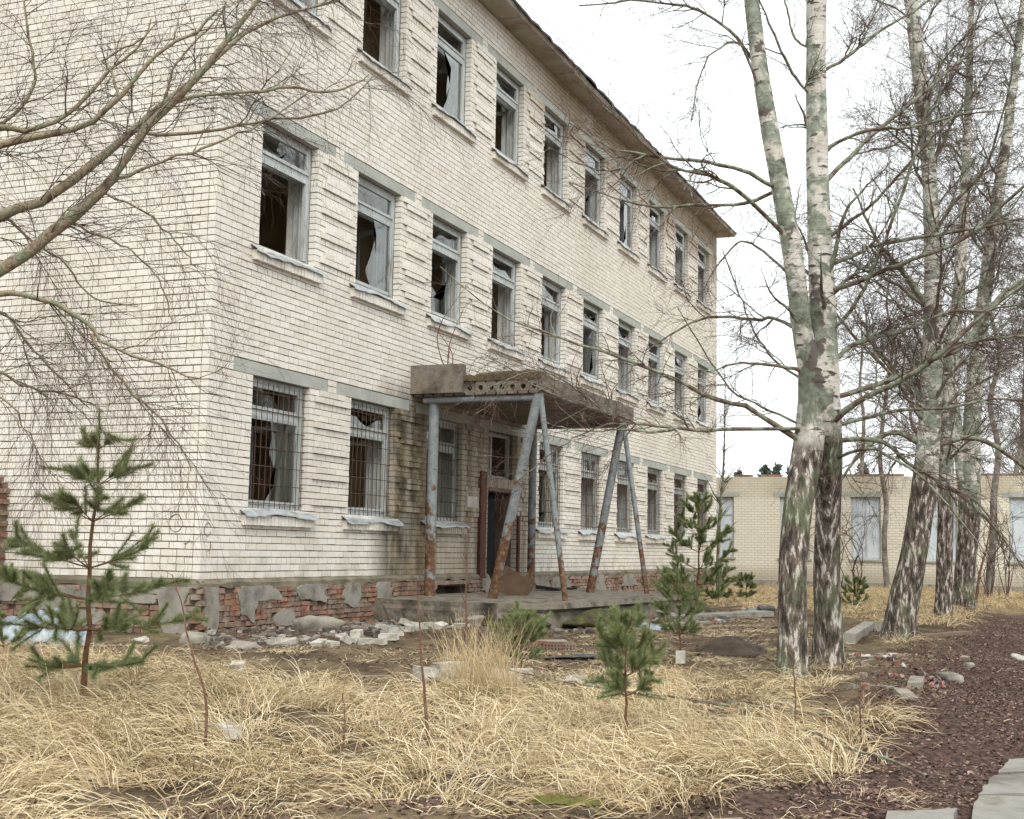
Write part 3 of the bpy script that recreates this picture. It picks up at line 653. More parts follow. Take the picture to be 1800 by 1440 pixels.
# ------------------------------------------------------------------ far building behind the trees
fb = empty('far_building', (36, -6, GZ), label='low flat roofed pale brick building behind the birches', cat='building')
def FB(mb, name, mat, parent=None, **k):
    o = mb.build(name, mat, fb if parent is None else parent, **k)
    if parent is None: o.location = (-36, 6, -GZ)
    return o
FX, FT = 36.0, 3.46; fw = [(.95, 2.1), (-2.0, -.85), (-4.66, -3.55), (-7.4, -6.3), (-10.3, -9.2), (-13.2, -12.1), (-16.1, -15)]
fm = MB(); fcur = 6.0
for (ya, yb) in fw:
    fm.box((FX, yb, GZ-.3), (FX+.45, fcur, FT)); fm.box((FX+.001, ya, GZ-.3), (FX+.45, yb, .32)); fm.box((FX+.001, ya, 2.68), (FX+.45, yb, FT-.001)); fcur = ya
fm.box((FX, -22, GZ-.3), (FX+.45, fcur, FT)); fm.box((FX+.45, -22, GZ-.3), (FX+9, -21.6, FT)); fm.box((FX+.45, 5.6, GZ-.3), (FX+9, 6, FT)); fm.box((FX+.46, -21.6, FT-.3), (FX+9, 5.6, FT-.1))
FB(fm, 'wall', MAT['farbrick'])
FB(MB().box((FX+4, -21.5, GZ-.3), (FX+4.2, 5.5, FT-.2)), 'inner_wall', MAT['room'])
FB(MB().box((FX-.03, -22, GZ-.3), (FX-.002, 6, -.55)), 'plinth', MAT['render'])
for (ya, yb) in fw:
    fr = MB(); y0, y1 = FX+.1, FX+.16
    for a_, b_ in ((ya, ya+.06), (yb-.06, yb), ((ya+yb)/2-.03, (ya+yb)/2+.03)): fr.box((y0, a_, .32), (y1, b_, 2.68))
    fr.box((y0+.003, ya, .32), (y1-.003, yb, .4)); fr.box((y0+.003, ya, 2.6), (y1-.003, yb, 2.68)); fr.box((y0+.003, ya, 1.95), (y1-.003, yb, 2.02))
    wv = FB(fr, 'window', MAT['wood']); MB().box((FX+.125, ya+.05, .38), (FX+.13, yb-.05, 2.62)).build('pane', MAT['farglass'], wv)
    FB(MB().box((FX-.012, ya-.25, 2.68), (FX+.2, yb+.25, 2.86)), 'lintel', MAT['lintel']); FB(MB().box((FX-.08, ya-.08, .25), (FX+.1, yb+.08, .318)), 'sill', MAT['lintel'])
for (ya, yb) in [(-.9, -.1), (.25, .9), (-5.5, -2.2), (-11, -8), (-14, -12.2)]:
    FB(MB().box((FX+.05, ya, FT+.002), (FX+.3, yb, FT+.10)), 'coping', MAT['red'])
# stub of a red brick wall against the gable
sw = MB(); k = 0
rows = []
for k in range(30):
    z = GZ+.04+.078*k
    for yy in np.arange(3.34+(.06 if k % 2 else 0), 4.5, .13):
        for xx in (-.33, -.2, -.07):
            if z < 1.45-rng.random()*.25-(.5 if xx < -.3 else 0): rows.append((xx+rng.normal(0, .006), yy+.06, z))
rows = np.array(rows); boxes(sw, rows, np.tile([[.062, .06, .034]], (len(rows), 1)), tint=rng.random(len(rows)), jit=.006)
st = empty('wall_stub', (-.2, 3.9, GZ), label='broken stub of red brick wall joining the white gable', cat='wall')
o = sw.build('bricks', MAT['red'], st, kind='stuff'); o.location = (.2, -3.9, -GZ)
o = MB().box((-.36, 3.36, GZ-.1), (-.03, 4.46, .9)).build('core', MAT['mortar'], st); o.location = (.2, -3.9, -GZ)

# ------------------------------------------------------------------ trees
def limb3(pts, depth):
    """pixel path (x, y, width, [extra depth]) -> points and radii"""
    P = np.array([at(p[0], p[1], depth+(p[3] if len(p) > 3 else 0)) for p in pts]); R = np.array([p[2]*(depth+(p[3] if len(p) > 3 else 0))/F_PX/2 for p in pts])
    return P, R
def dense(P, R, k):
    return resample(P, k), np.interp(np.linspace(0, 1, k), np.linspace(0, 1, len(R)), R)
def sprout(Ps, Rs, n, length, spread=.9, k=7, grav=-.05, wander=.16, rr=(.35, .6), t0=.12, tmax=1., taper=.85, up=0., bias=None, rmax=9, rmin=.0012):
    m, K, _ = Ps.shape; seg = np.linalg.norm(np.diff(Ps, axis=1), axis=2).sum(1); pr = seg/seg.sum()
    idx = rng.choice(m, n, p=pr); t = t0+(tmax-t0)*rng.random(n)**.85; u_ = t*(K-1); i0 = np.minimum(u_.astype(int), K-2); fr_ = (u_-i0)[:, None]
    p = Ps[idx, i0]*(1-fr_)+Ps[idx, i0+1]*fr_; r = Rs[idx, i0]*(1-fr_[:, 0])+Rs[idx, i0+1]*fr_[:, 0]
    T = nrm(Ps[idx, i0+1]-Ps[idx, i0]); q = rng.normal(0, 1, (n, 3)); q -= (q*T).sum(1, keepdims=True)*T; q = nrm(q)
    d = nrm(T+spread*q*(.6+.8*rng.random((n, 1)))+np.array([0, 0, up])+(0 if bias is None else np.array(bias)))
    ln_ = length[0]+(length[1]-length[0])*rng.random(n)**1.5; ln_ = ln_*(1.1-.5*t); st_ = ln_/(k-1)
    out = [p]
    for j in range(k-1):
        d = nrm(d+rng.normal(0, wander, (n, 3))+np.array([0, 0, grav])); p = p+d*st_[:, None]; out.append(p)
    r0 = np.clip(r*rng.uniform(rr[0], rr[1], n), rmin*1.3, rmax); R = r0[:, None]*np.linspace(1, 1-taper, k); return np.stack(out, 1), np.maximum(R, rmin*.75)
def trunk_mesh(P, R, sides=18, k=44, flare=True, rough=.05):
    P, R = dense(P, R, k); 
    if flare:
        h = np.linalg.norm(P-P[0], axis=1); R = R*(1+.28*np.exp(-h/.22))
    mb = MB(); n = len(P); T = nrm(np.gradient(P, axis=0)); U = nrm(np.cross(T, np.array([[1., .2, 0]]))); W = np.cross(T, U); a = np.arange(sides)*2*PI/sides
    ph = rng.uniform(0, 6, 8)
    rad = R[:, None]*(1+rough*(np.sin(2*a+ph[0])+.7*np.sin(3*a+ph[1]+np.arange(n)[:, None]*.15)+.6*np.sin(5*a+ph[2]-np.arange(n)[:, None]*.2))[:]+rng.normal(0, .022, (n, sides)))
    V = P[:, None]+rad[..., None]*(np.cos(a)[None, :, None]*U[:, None]+np.sin(a)[None, :, None]*W[:, None])
    q = [[i*sides+j, i*sides+(j+1) % sides, (i+1)*sides+(j+1) % sides, (i+1)*sides+j] for i in range(n-1) for j in range(sides)]
    return mb.add(V, q), P, R
def tree(name, base, label, stems, limbs, seed, nb=160, nt=1500, ntt=0, nl=14, cat='tree', group=None, llen=(1.2, 3.2), barkmat='birch', twlen=(.25, .8), grav=-.05, twig_r=.0016, bias=None, tw_t0=.15, limbmat='branch', blen=(.4, 1.3), snap=True, bmax=.011, nsnap=999):
    global rng
    keep = rng; rng = np.random.default_rng(seed)
    T = empty(name, tuple(base), label=label, cat=cat, group=group); off = tuple(-np.asarray(base))
    def add(mb, nm, mt, **k):
        o = mb.build(nm, mt, T, **k); o.location = off; return o
    SP = []; SR = []
    for (P, R) in stems:
        m, Pd, Rd = trunk_mesh(P, R); add(m, 'trunk', MAT[barkmat], smooth=True); SP.append(Pd); SR.append(Rd)
    LP = []; LR = []
    for li, (P, R) in enumerate(limbs):
        if snap and li >= nsnap and LP:
            allS = np.vstack(LP); su, sv_, _x = project(allS); pu, pv, pd_ = project(P[:1]); j = int(np.argmin((su-pu[0])**2+(sv_-pv[0])**2)); P = P+(allS[j]-P[0])
        elif snap:
            allS = np.vstack(SP); su, sv_, _x = project(allS); pu, pv, _x = project(P[:1]); P = P.copy(); P[0] = allS[int(np.argmin((su-pu[0])**2+(sv_-pv[0])**2))]
        Pd, Rd = dense(P, R, 18); Pd = Pd+rng.normal(0, .006, Pd.shape); LP.append(Pd); LR.append(Rd)
        add(tubes(MB(), Pd, Rd*(1+rng.normal(0, .06, 18)), 7, wob=.05), 'limb', MAT[limbmat], smooth=True)
    if nl:
        A_, R_ = sprout(np.array(SP), np.array(SR), nl, llen, spread=1.5, k=18, grav=.012, wander=.1, rr=(.16, .34), t0=.34, taper=.88, up=.35, bias=bias, rmax=.03, rmin=.003)
        for j in range(nl): LP.append(A_[j]); LR.append(R_[j])
        for j in range(min(nl, 40)): add(tubes(MB(), A_[j], R_[j], 6, wob=.05), 'limb', MAT[limbmat], smooth=True)
    LP = np.array(LP); LR = np.array(LR)
    bp, br = sprout(LP, LR, nb, blen, spread=.95, k=9, grav=-.01, wander=.17, rr=(.35, .65), t0=.14, rmin=.0022, rmax=bmax)
    add(tubes(MB(), bp, br, 4), 'branches', MAT['branch'], kind='stuff')
    tp_, tr_ = sprout(bp, br, nt, twlen, spread=.85, k=7, grav=grav, wander=.16, rr=(.45, .8), t0=tw_t0, rmin=twig_r)
    mb = tubes(MB(), tp_, tr_, 3)
    if ntt:
        t2, r2 = sprout(tp_, tr_, ntt, (twlen[0]*.5, twlen[1]*.6), spread=.8, k=5, grav=grav*1.6, wander=.16, rr=(.6, .9), t0=.1, rmin=twig_r); tubes(mb, t2, r2, 3)
    add(mb, 'twigs', MAT['twig'], kind='stuff'); rng = keep
    return T
# twin birch in front of the building
D = 13.3
stA = limb3([(1394, 1200, 58, -.5), (1393, 1120, 54, -.45), (1394, 1000, 52, -.4), (1402, 900, 52, -.3), (1419, 800, 56, -.1), (1428, 720, 54), (1424, 650, 44, -.1), (1410, 580, 37, -.15), (1403, 520, 36, -.2), (1391, 430, 36, -.2), (1367, 300, 34, -.2), (1340, 150, 30, -.2), (1321, 0, 27, -.2), (1305, -150, 22, -.2), (1285, -350, 15, -.2), (1262, -560, 7, -.2)], D)
stB = limb3([(1459, 1180, 56, .45), (1456, 1100, 50, .42), (1453, 1000, 48, .4), (1455, 900, 45, .3), (1454, 800, 52, .15), (1448, 720, 58), (1447, 640, 52), (1446, 540, 48), (1440, 400, 42), (1437, 250, 38), (1435, 100, 35), (1436, 0, 36), (1440, -200, 28), (1450, -450, 20), (1460, -700, 8)], D)
stA[0][0][2] = gz(*stA[0][0][:2])-.08; stB[0][0][2] = gz(*stB[0][0][:2])-.08
LB = [
 [(1400, 785, 14), (1347, 737, 11, -.2), (1310, 712, 10, -.35), (1270, 705, 9, -.45), (1230, 690, 8, -.5), (1200, 673, 8, -.5), (1130, 643, 7, -.55), (1060, 618, 6, -.6), (1000, 600, 5, -.6), (900, 562, 4, -.5), (830, 520, 3, -.5), (775, 470, 2, -.5)],
 [(1360, 752, 7, -.2), (1300, 753, 8, -.5), (1250, 756, 8, -.7), (1200, 753, 7, -.9), (1150, 748, 6, -1), (1100, 741, 6, -1.1), (1050, 722, 5, -1.2), (990, 700, 4, -1.2), (930, 672, 3, -1.1), (880, 640, 2, -1.1)],
 [(1405, 655, 10), (1370, 645, 7, -.2), (1330, 640, 5, -.3), (1290, 640, 4, -.3), (1240, 655, 3, -.3)],
 [(1400, 580, 9), (1365, 560, 8, .2), (1330, 562, 7, .3), (1290, 558, 6, .4), (1240, 560, 5, .5), (1190, 580, 4, .5), (1130, 620, 2, .5)],
 [(1360, 312, 9, -.2), (1280, 292, 8, -.5), (1200, 281, 7, -.8), (1130, 272, 5, -1), (1070, 258, 4, -1), (1000, 215, 2, -1)],
 [(1366, 357, 8, -.2), (1310, 358, 7, 0), (1260, 360, 7, .1), (1200, 363, 6, .2), (1140, 362, 5, .2), (1070, 345, 3, .2), (1000, 320, 2, .2)],
 [(1375, 412, 10, -.2), (1300, 338, 9, -.5), (1250, 310, 8, -.7), (1195, 297, 6, -.9), (1150, 270, 5, -1), (1100, 222, 4, -1.1), (1040, 165, 3, -1.2), (1010, 120, 2, -1.2)],
 [(1335, 130, 8, -.2), (1290, 60, 7, 0), (1245, 27, 6, .1), (1200, 10, 5, .2), (1120, 2, 4, .2), (1020, 10, 3, .2)],
 [(1345, 170, 6, -.2), (1300, 78, 5, -.4), (1250, 95, 4, -.5), (1225, 150, 3, -.5), (1215, 210, 2, -.5)],
 [(1410, 690, 6), (1370, 640, 5, .3), (1330, 590, 4, .5), (1300, 520, 3, .6), (1270, 440, 2, .7)],
 [(1395, 760, 6), (1350, 720, 5, .4), (1290, 690, 4, .6), (1240, 620, 3, .7), (1190, 540, 2, .8)],
 [(1385, 480, 6), (1340, 440, 5, .2), (1300, 425, 4, .4), (1260, 470, 3, .5), (1230, 520, 2, .5)],
 [(1462, 470, 10), (1510, 445, 9, .2), (1560, 427, 8, .4), (1710, 402, 7, .6), (1800, 385, 5, .8), (1880, 380, 3, 1)],
 [(1465, 520, 11), (1543, 482, 10, -.3), (1620, 450, 9, -.5), (1700, 417, 8, -.7), (1800, 327, 6, -.9), (1880, 270, 3, -1)],
 [(1465, 640, 11), (1500, 607, 10, .1), (1540, 594, 9, .2), (1600, 576, 8, .3), (1660, 550, 7, .4), (1730, 545, 5, .5), (1820, 530, 3, .6)],
 [(1455, 745, 13), (1500, 713, 12, -.3), (1560, 680, 11, -.5), (1633, 640, 10, -.8), (1720, 560, 8, -1), (1800, 500, 6, -1.2), (1880, 460, 3, -1.3)],
 [(1470, 705, 11), (1530, 680, 10, .2), (1600, 653, 9, .4), (1700, 603, 8, .6), (1800, 590, 6, .8), (1880, 600, 3, .9)],
 [(1470, 780, 11), (1533, 772, 10, .1), (1570, 790, 9, .2), (1600, 815, 8, .3), (1660, 850, 7, .3), (1720, 885, 5, .4), (1770, 950, 3, .4)],
 [(1470, 760, 9), (1520, 735, 8, .3), (1580, 722, 7, .5), (1660, 718, 6, .6), (1760, 700, 4, .7), (1850, 720, 2, .7)],
 [(1475, 800, 8), (1520, 790, 7, -.2), (1560, 800, 6, -.4), (1620, 840, 5, -.6), (1680, 905, 4, -.7), (1740, 980, 2, -.8)],
 [(1455, 340, 11), (1500, 270, 9, .2), (1560, 215, 8, .3), (1640, 150, 7, .4), (1720, 80, 5, .5), (1800, 30, 3, .6)],
 [(1458, 260, 10), (1480, 245, 8, -.1), (1540, 228, 7, -.2), (1600, 225, 6, -.3), (1700, 200, 4, -.3), (1790, 190, 2, -.3)],
 [(1457, 140, 8), (1490, 100, 7, .1), (1540, 60, 6, .1), (1620, 10, 5, .2), (1700, -60, 3, .3)],
 [(1425, 110, 6), (1400, 70, 5), (1385, 20, 4), (1370, -40, 3)],
 [(1425, 190, 6), (1395, 130, 6, -.1), (1360, 60, 5, -.2), (1330, -10, 3, -.3)],
 [(1462, 600, 8), (1500, 540, 8, -.2), (1540, 460, 7, -.4), (1590, 330, 7, -.6), (1625, 210, 5, -.8), (1650, 110, 3, -1)],
 [(1465, 430, 8), (1520, 370, 7, -.2), (1570, 320, 6, -.3), (1640, 240, 5, -.4), (1720, 160, 3, -.5)]]
LB += [
 [(1200, 753, 6, -.9), (1150, 760, 5, -1.3), (1090, 755, 4, -1.5), (1030, 760, 3, -1.6), (970, 745, 2, -1.6)],
 [(1100, 741, 5, -1.1), (1050, 745, 4, -1.3), (1000, 765, 3, -1.4), (950, 800, 2, -1.4), (900, 840, 2, -1.4)],
 [(1050, 722, 5, -1.2), (1000, 680, 4, -1.3), (940, 650, 3, -1.4), (880, 665, 2, -1.4), (820, 690, 2, -1.4)],
 [(1200, 297, 5, -.9), (1130, 290, 4, -.9), (1060, 250, 3, -.9), (1000, 190, 2, -.9)], [(1130, 272, 5, -1), (1080, 300, 4, -1), (1020, 290, 3, -1), (960, 260, 2, -1)]]
NSNAP = len(LB)-5
for q in LB: q[0] = (q[0][0], q[0][1], q[0][2], -.1) if len(q[0]) == 3 else q[0]
tree('birch_tree', (stA[0][0]+stB[0][0])/2, 'twin stemmed silver birch with dark furrowed base and lichen in front of the building', [stA, stB], [(a_, b_*.86) for a_, b_ in (limb3(q, D) for q in LB)], 5, nb=480, nt=5200, ntt=6500, nl=16, twlen=(.2, .65), blen=(.3, 1.0), llen=(.8, 2.0), twig_r=.0013, nsnap=NSNAP)
# birch outside the left edge, its limbs hanging across the gable
D2 = 8.6
lt0 = G(-330, 1330); lt0[2] -= .1
stL = (np.array([lt0, lt0+np.array([.02, -.03, .5]), lt0+np.array([0.05, -.06, 1.2]), lt0+np.array([.1, -.02, 2.2]), lt0+np.array([.12, .05, 3.4]), lt0+np.array([.2, .1, 5.2]), lt0+np.array([.2, .2, 7.5]), lt0+np.array([.3, .2, 10])]), np.array([.2, .17, .155, .15, .14, .11, .07, .02]))
def tip(z): return stL[0][np.argmin(np.abs(stL[0][:, 2]-(lt0[2]+z)))]
dL = float((lt0-CAM)@_f)
LL = [
 [(-330, 640, 34), (-200, 590, 28), (0, 478, 23), (60, 432, 21), (113, 390, 20), (187, 330, 18), (240, 250, 15), (305, 180, 14), (380, 95, 11), (430, 30, 9), (460, -10, 8), (500, -80, 6), (560, -160, 3)],
 [(-330, 560, 30), (-150, 470, 26), (0, 382, 20), (50, 360, 18), (140, 310, 16), (215, 240, 14), (270, 195, 12), (330, 150, 10), (400, 85, 8), (480, 30, 6), (560, 10, 5), (640, -20, 3)],
 [(-330, 400, 22), (-120, 300, 18), (0, 255, 15), (60, 240, 13), (150, 220, 11), (200, 180, 9), (250, 125, 7), (280, 90, 6), (350, 55, 5), (380, 20, 3)],
 [(-330, 330, 18), (-100, 235, 14), (0, 224, 11), (50, 228, 10), (110, 208, 8), (150, 170, 7), (190, 125, 6), (240, 90, 4), (270, 30, 3)],
 [(-330, 380, 12), (-100, 260, 9), (0, 215, 7), (45, 180, 7), (63, 140, 6), (55, 90, 5), (45, 20, 4), (48, -60, 3)],
 [(-330, 700, 18), (-150, 560, 14), (0, 513, 11), (40, 520, 10), (90, 532, 9), (140, 560, 8), (165, 587, 7), (190, 610, 6), (260, 632, 5), (310, 655, 4), (350, 665, 3)],
 [(165, 587, 6), (185, 630, 5), (215, 672, 5), (270, 725, 4), (310, 772, 3), (338, 830, 2)],
 [(-330, 760, 10), (-100, 590, 7), (0, 552, 5), (40, 595, 4), (75, 632, 4), (112, 672, 3), (160, 720, 2)],
 [(305, 184, 6), (360, 165, 6), (430, 160, 5), (530, 156, 5), (600, 160, 4), (650, 130, 2)],
 [(215, 240, 7), (250, 234, 7), (300, 235, 7), (400, 225, 6), (470, 212, 5), (570, 198, 4), (620, 170, 3), (660, 130, 2)],
 [(195, 322, 6), (250, 295, 6), (330, 268, 5), (400, 242, 4), (470, 212, 3), (540, 160, 2)],
 [(187, 345, 4), (250, 370, 4), (310, 425, 3), (345, 470, 2)],
 [(130, 395, 5), (200, 425, 4), (250, 455, 3), (285, 500, 3), (300, 560, 2)],
 [(0, 385, 6), (60, 425, 5), (110, 460, 4), (160, 520, 3), (240, 540, 2)],
 [(210, 165, 5), (195, 125, 5), (180, 105, 4), (230, 80, 3), (275, 45, 2)],
 [(290, 175, 5), (300, 130, 5), (330, 90, 4), (370, 45, 3), (400, 10, 2)],
 [(-330, 820, 10), (-100, 660, 7), (0, 655, 5), (40, 680, 5), (100, 690, 4), (150, 705, 3), (170, 715, 2)],
 [(-330, 860, 8), (-100, 720, 5), (0, 695, 4), (40, 750, 3), (70, 800, 2), (90, 830, 2)]]
limbsL = []
for j, a in enumerate(LL):
    dj = .9*math.sin(j*2.1)*.5
    P, R = limb3([(x, y, w_, (0 if x <= -330 else (.35+.6*(x+330)/700)+(dj if j < 8 or j > 15 else 0)*(x+330)/700)) for x, y, w_ in a], dL)
    if a[0][0] == -330:
        z = P[0][2]; P[0] = stL[0][0]*0+np.array([np.interp(z, stL[0][:, 2], stL[0][:, c]) for c in range(3)])
    limbsL.append((P, R))
# side limbs start on the limb they grow from
allp = np.vstack([dense(P, R, 60)[0] for (P, R), a in zip(limbsL, LL) if a[0][0] == -330])
for (P, R), a in zip(limbsL, LL):
    if a[0][0] != -330:
        au, av, ad = project(allp); pu, pv, _d = project(P[:1]); j = int(np.argmin((au-pu[0])**2+(av-pv[0])**2)); sh = ad[j]-_d[0]
        for q in range(len(P)):
            uu, vv, d_ = project(P[q:q+1]); P[q] = at(uu[0], vv[0], d_[0]+sh)
        P[0] = allp[j]
tree('birch_tree', stL[0][0], 'birch beside the gable whose low limbs reach across the white bricks', [stL], limbsL, 9, nb=230, nt=2300, ntt=3400, nl=8, twlen=(.2, .8), blen=(.3, 1.0), llen=(1, 2.2), grav=-.13, twig_r=.00075, limbmat='limb', snap=False, bmax=.0052)
# birches further along the path
def simple_tree(label, px, depth, path, seed, nl=26, nb=260, nt=2400, ntt=1500, group=None, tw=.0028, llen=(1.5, 3.8), name='birch_tree', extra=(), bark='birch'):
    st_ = [limb3(p, depth) for p in path]
    for P, R in st_: P[0][2] = gz(P[0][0], P[0][1])-.1
    return tree(name, st_[0][0][0], label, st_, [limb3(q, depth) for q in extra], seed, nb=nb, nt=nt, ntt=ntt, nl=nl, llen=llen, twlen=(.3, .95), blen=(.5, 1.6), twig_r=tw, group=group, barkmat=bark)
simple_tree('leaning birch with green mossy bark beside the path', 0, 18.75, [[(1578, 1128, 58), (1588, 1060, 54), (1605, 980, 48), (1618, 900, 46), (1630, 800, 42), (1638, 650, 36), (1640, 500, 32), (1636, 350, 28), (1626, 200, 22), (1606, 0, 17), (1590, -200, 11), (1570, -420, 5)]], 21, nl=38, nb=460, nt=4200, ntt=4600, tw=.002,
            extra=[[(1638, 640, 14), (1700, 600, 11), (1760, 520, 9), (1830, 470, 5)], [(1630, 780, 12), (1570, 760, 10), (1510, 800, 7), (1470, 860, 3)], [(1632, 800, 12), (1700, 770, 10), (1760, 790, 8), (1830, 850, 4)], [(1640, 560, 12), (1590, 480, 9), (1540, 420, 6), (1500, 330, 3)], [(1630, 850, 9), (1690, 870, 8), (1750, 930, 5), (1800, 1000, 3)]])
simple_tree('slim pale birch between the leaning birch and the dark one', 0, 26.0, [[(1658, 1088, 28), (1660, 1020, 27), (1662, 920, 26), (1664, 800, 24), (1672, 650, 22), (1690, 450, 18), (1700, 250, 14), (1706, 50, 10), (1712, -150, 6)]], 22, nl=30, nb=360, nt=3200, ntt=3000, tw=.0025)
simple_tree('dark barked birch with a knot hole by the path', 0, 29.0, [[(1690, 1078, 36), (1696, 1000, 36), (1704, 900, 38), (1706, 800, 34), (1716, 650, 28), (1740, 450, 24), (1768, 250, 18), (1790, 80, 14), (1810, -100, 8)], [(1700, 940, 20), (1690, 820, 20), (1665, 650, 18), (1640, 480, 15), (1625, 280, 12), (1600, 60, 8), (1580, -100, 5)]], 23, nl=40, nb=460, nt=4200, ntt=3600, tw=.0027)
BG = [(1560, 46, 9, 31), (1735, 40, 12, 32), (1775, 52, 11, 33), (1830, 36, 16, 34), (1890, 30, 20, 35), (1530, 58, 8, 36), (1620, 60, 9, 37), (1690, 66, 9, 38), (1800, 62, 9, 39), (1660, 50, 9, 41)]
for j, (px, dp, wd_, sd_) in enumerate(BG):
    hz = 966+F_PX*1.2/dp; s_ = 1.0; r_ = np.random.default_rng(sd_); x = px; path = []
    for q, t in enumerate(np.linspace(0, 1, 9)): path.append((x, hz-t*(11.5*F_PX/dp), wd_*(1-t)**.8+2)); x += r_.normal(0, 9)+r_.choice([-4, 4])*.5
    simple_tree('bare grey birch in the thicket beyond the path', 0, dp, [path], sd_, nl=30, nb=280, nt=2200, ntt=1500, bark='fartrunk', group='bare birches in the thicket', tw=.0042, llen=(1.2, 3.2))
# slim saplings and bare shrubs ----------------------------------------------------------------
def shrub(name, label, stems, cat='shrub', group=None, mat='redtwig', nt=10, tl=(.08, .3), base=None, r=.0016, grav=.02, seed=0):
    global rng
    keep = rng; rng = np.random.default_rng(900+seed); b = np.array(stems[0][0][0]); T = empty(name, tuple(b), label=label, cat=cat, group=group); mb = MB(); A_ = []; R_ = []
    for P, R in stems:
        Pd, Rd = dense(P, R, 12); Pd = Pd+rng.normal(0, .004, Pd.shape)*np.linspace(0, 1, 12)[:, None]
        o = tubes(MB(), Pd, Rd, 5).build('stem', MAT[mat], T); o.location = tuple(-b); A_.append(Pd); R_.append(Rd)
    if nt:
        tp_, tr_ = sprout(np.array(A_), np.array(R_), nt, tl, spread=.8, k=6, grav=grav, wander=.13, rr=(.45, .8), t0=.25, rmin=r); tubes(mb, tp_, tr_, 3)
        o = mb.build('twigs', MAT[mat], T, kind='stuff'); o.location = tuple(-b)
    rng = keep; return T
def sap(pts, w0=7, w1=2, z=GZ):
    b = G(*pts[0], z=z); d = float((b-CAM)@_f); P = np.array([b-np.array([0, 0, .05])]+[at(x, y, d+.02*i) for i, (x, y) in enumerate(pts[1:])]); n = len(pts)
    return P, np.linspace(w0, w1, n)*d/F_PX/2
SAPS = [('tall reddish bare sapling rising from the straw', [(755, 1320), (748, 1240), (742, 1170), (737, 1090), (733, 1020)], 7, 6),
 ('thin crooked bare sapling beside the young pine', [(360, 1312), (363, 1240), (348, 1180), (330, 1120), (318, 1060), (302, 1010)], 6, 4),
 ('forked bare sapling in front of the porch', [(820, 1170), (820, 1100), (819, 1060), (820, 1000), (818, 970)], 6, 9),
 ('little bare sapling beside the small roadside pine', [(1145, 1230), (1143, 1180), (1140, 1120), (1150, 1070)], 4, 4),
 ('whippy bare sapling on the straw below the birch', [(1400, 1290), (1398, 1230), (1395, 1180), (1385, 1120)], 4, 5),
 ('short dark sapling in the dead leaves by the branch', [(1515, 1300), (1512, 1240), (1518, 1190)], 4, 8),
 ('bare bush at the foot of the low building', [(1715, 1062), (1722, 1010), (1735, 960), (1745, 900)], 6, 26),
 ('dark twiggy stem leaning in the straw', [(600, 1330), (606, 1270), (602, 1220)], 4, 3)]
for j, (lb, pts, w0, n_t) in enumerate(SAPS): shrub('bare_sapling', lb, [sap(pts, w0, 1.6)], cat='sapling', nt=n_t, tl=(.12, .42), seed=j)
yb = np.array([28.9, -2.8, GZ]); b_ = G(1262, 1048); dd_ = float((b_-CAM)@_f)
shrub('young_birch', 'slender young birch standing against the far corner of the building', [(np.array([b_-np.array([0, 0, .1])]+[at(x, y, dd_) for x, y in [(1262, 980), (1266, 900), (1272, 820), (1274, 740), (1275, 660)]]), np.array([.055, .05, .042, .032, .02, .008]))], cat='sapling', mat='branch', nt=70, tl=(.3, 1.1), r=.004, seed=31)
b_ = G(1480, 1062); dd_ = float((b_-CAM)@_f)
for j, x in enumerate((1470, 1505, 1740, 1770)):
    b_ = G(x, 1052); dd_ = float((b_-CAM)@_f)
    shrub('bare_bush', ['twiggy bush behind the twin birch', 'twiggy bush under the low building window', 'dense bare bush near the dark birch', 'dense bare bush at the edge of the path'][j],
          [(np.array([b_, at(x+rng.normal(0, 10), 1000, dd_), at(x+rng.normal(0, 25), 950, dd_), at(x+rng.normal(0, 40), 900, dd_)]), np.array([.016, .012, .009, .005])) for _ in range(6)], nt=90, tl=(.3, .9), mat='twig', r=.0035, seed=40+j)
# dry growth on the canopy
def grow_on(x, y, z, hs_, lb, j, n=3):
    b = np.array([x, y, z-.03]); shrub('dry_shrub', lb, [(np.array([b+rng.normal(0, .02, 3)*[1, 1, 0], b+[rng.normal(0, .08), rng.normal(0, .08), h*.5], b+[rng.normal(0, .22), rng.normal(0, .2), h]]), np.array([.012, .009, .003])) for h in hs_], nt=16, tl=(.15, .5), seed=60+j, r=.0022)
grow_on(6.35, -.55, 3.44, (1.75, 1.3, 1.0, .8), 'tall rusty dry shoots growing on the canopy by the wall', 1)
grow_on(8.9, -2.1, 3.44, (1.0, .8, .5), 'dry shoots growing at the middle of the canopy edge', 2)
grow_on(10.7, -2.2, 3.44, (.9, .75, .6, .5), 'dry shoots growing at the outer end of the canopy', 3)

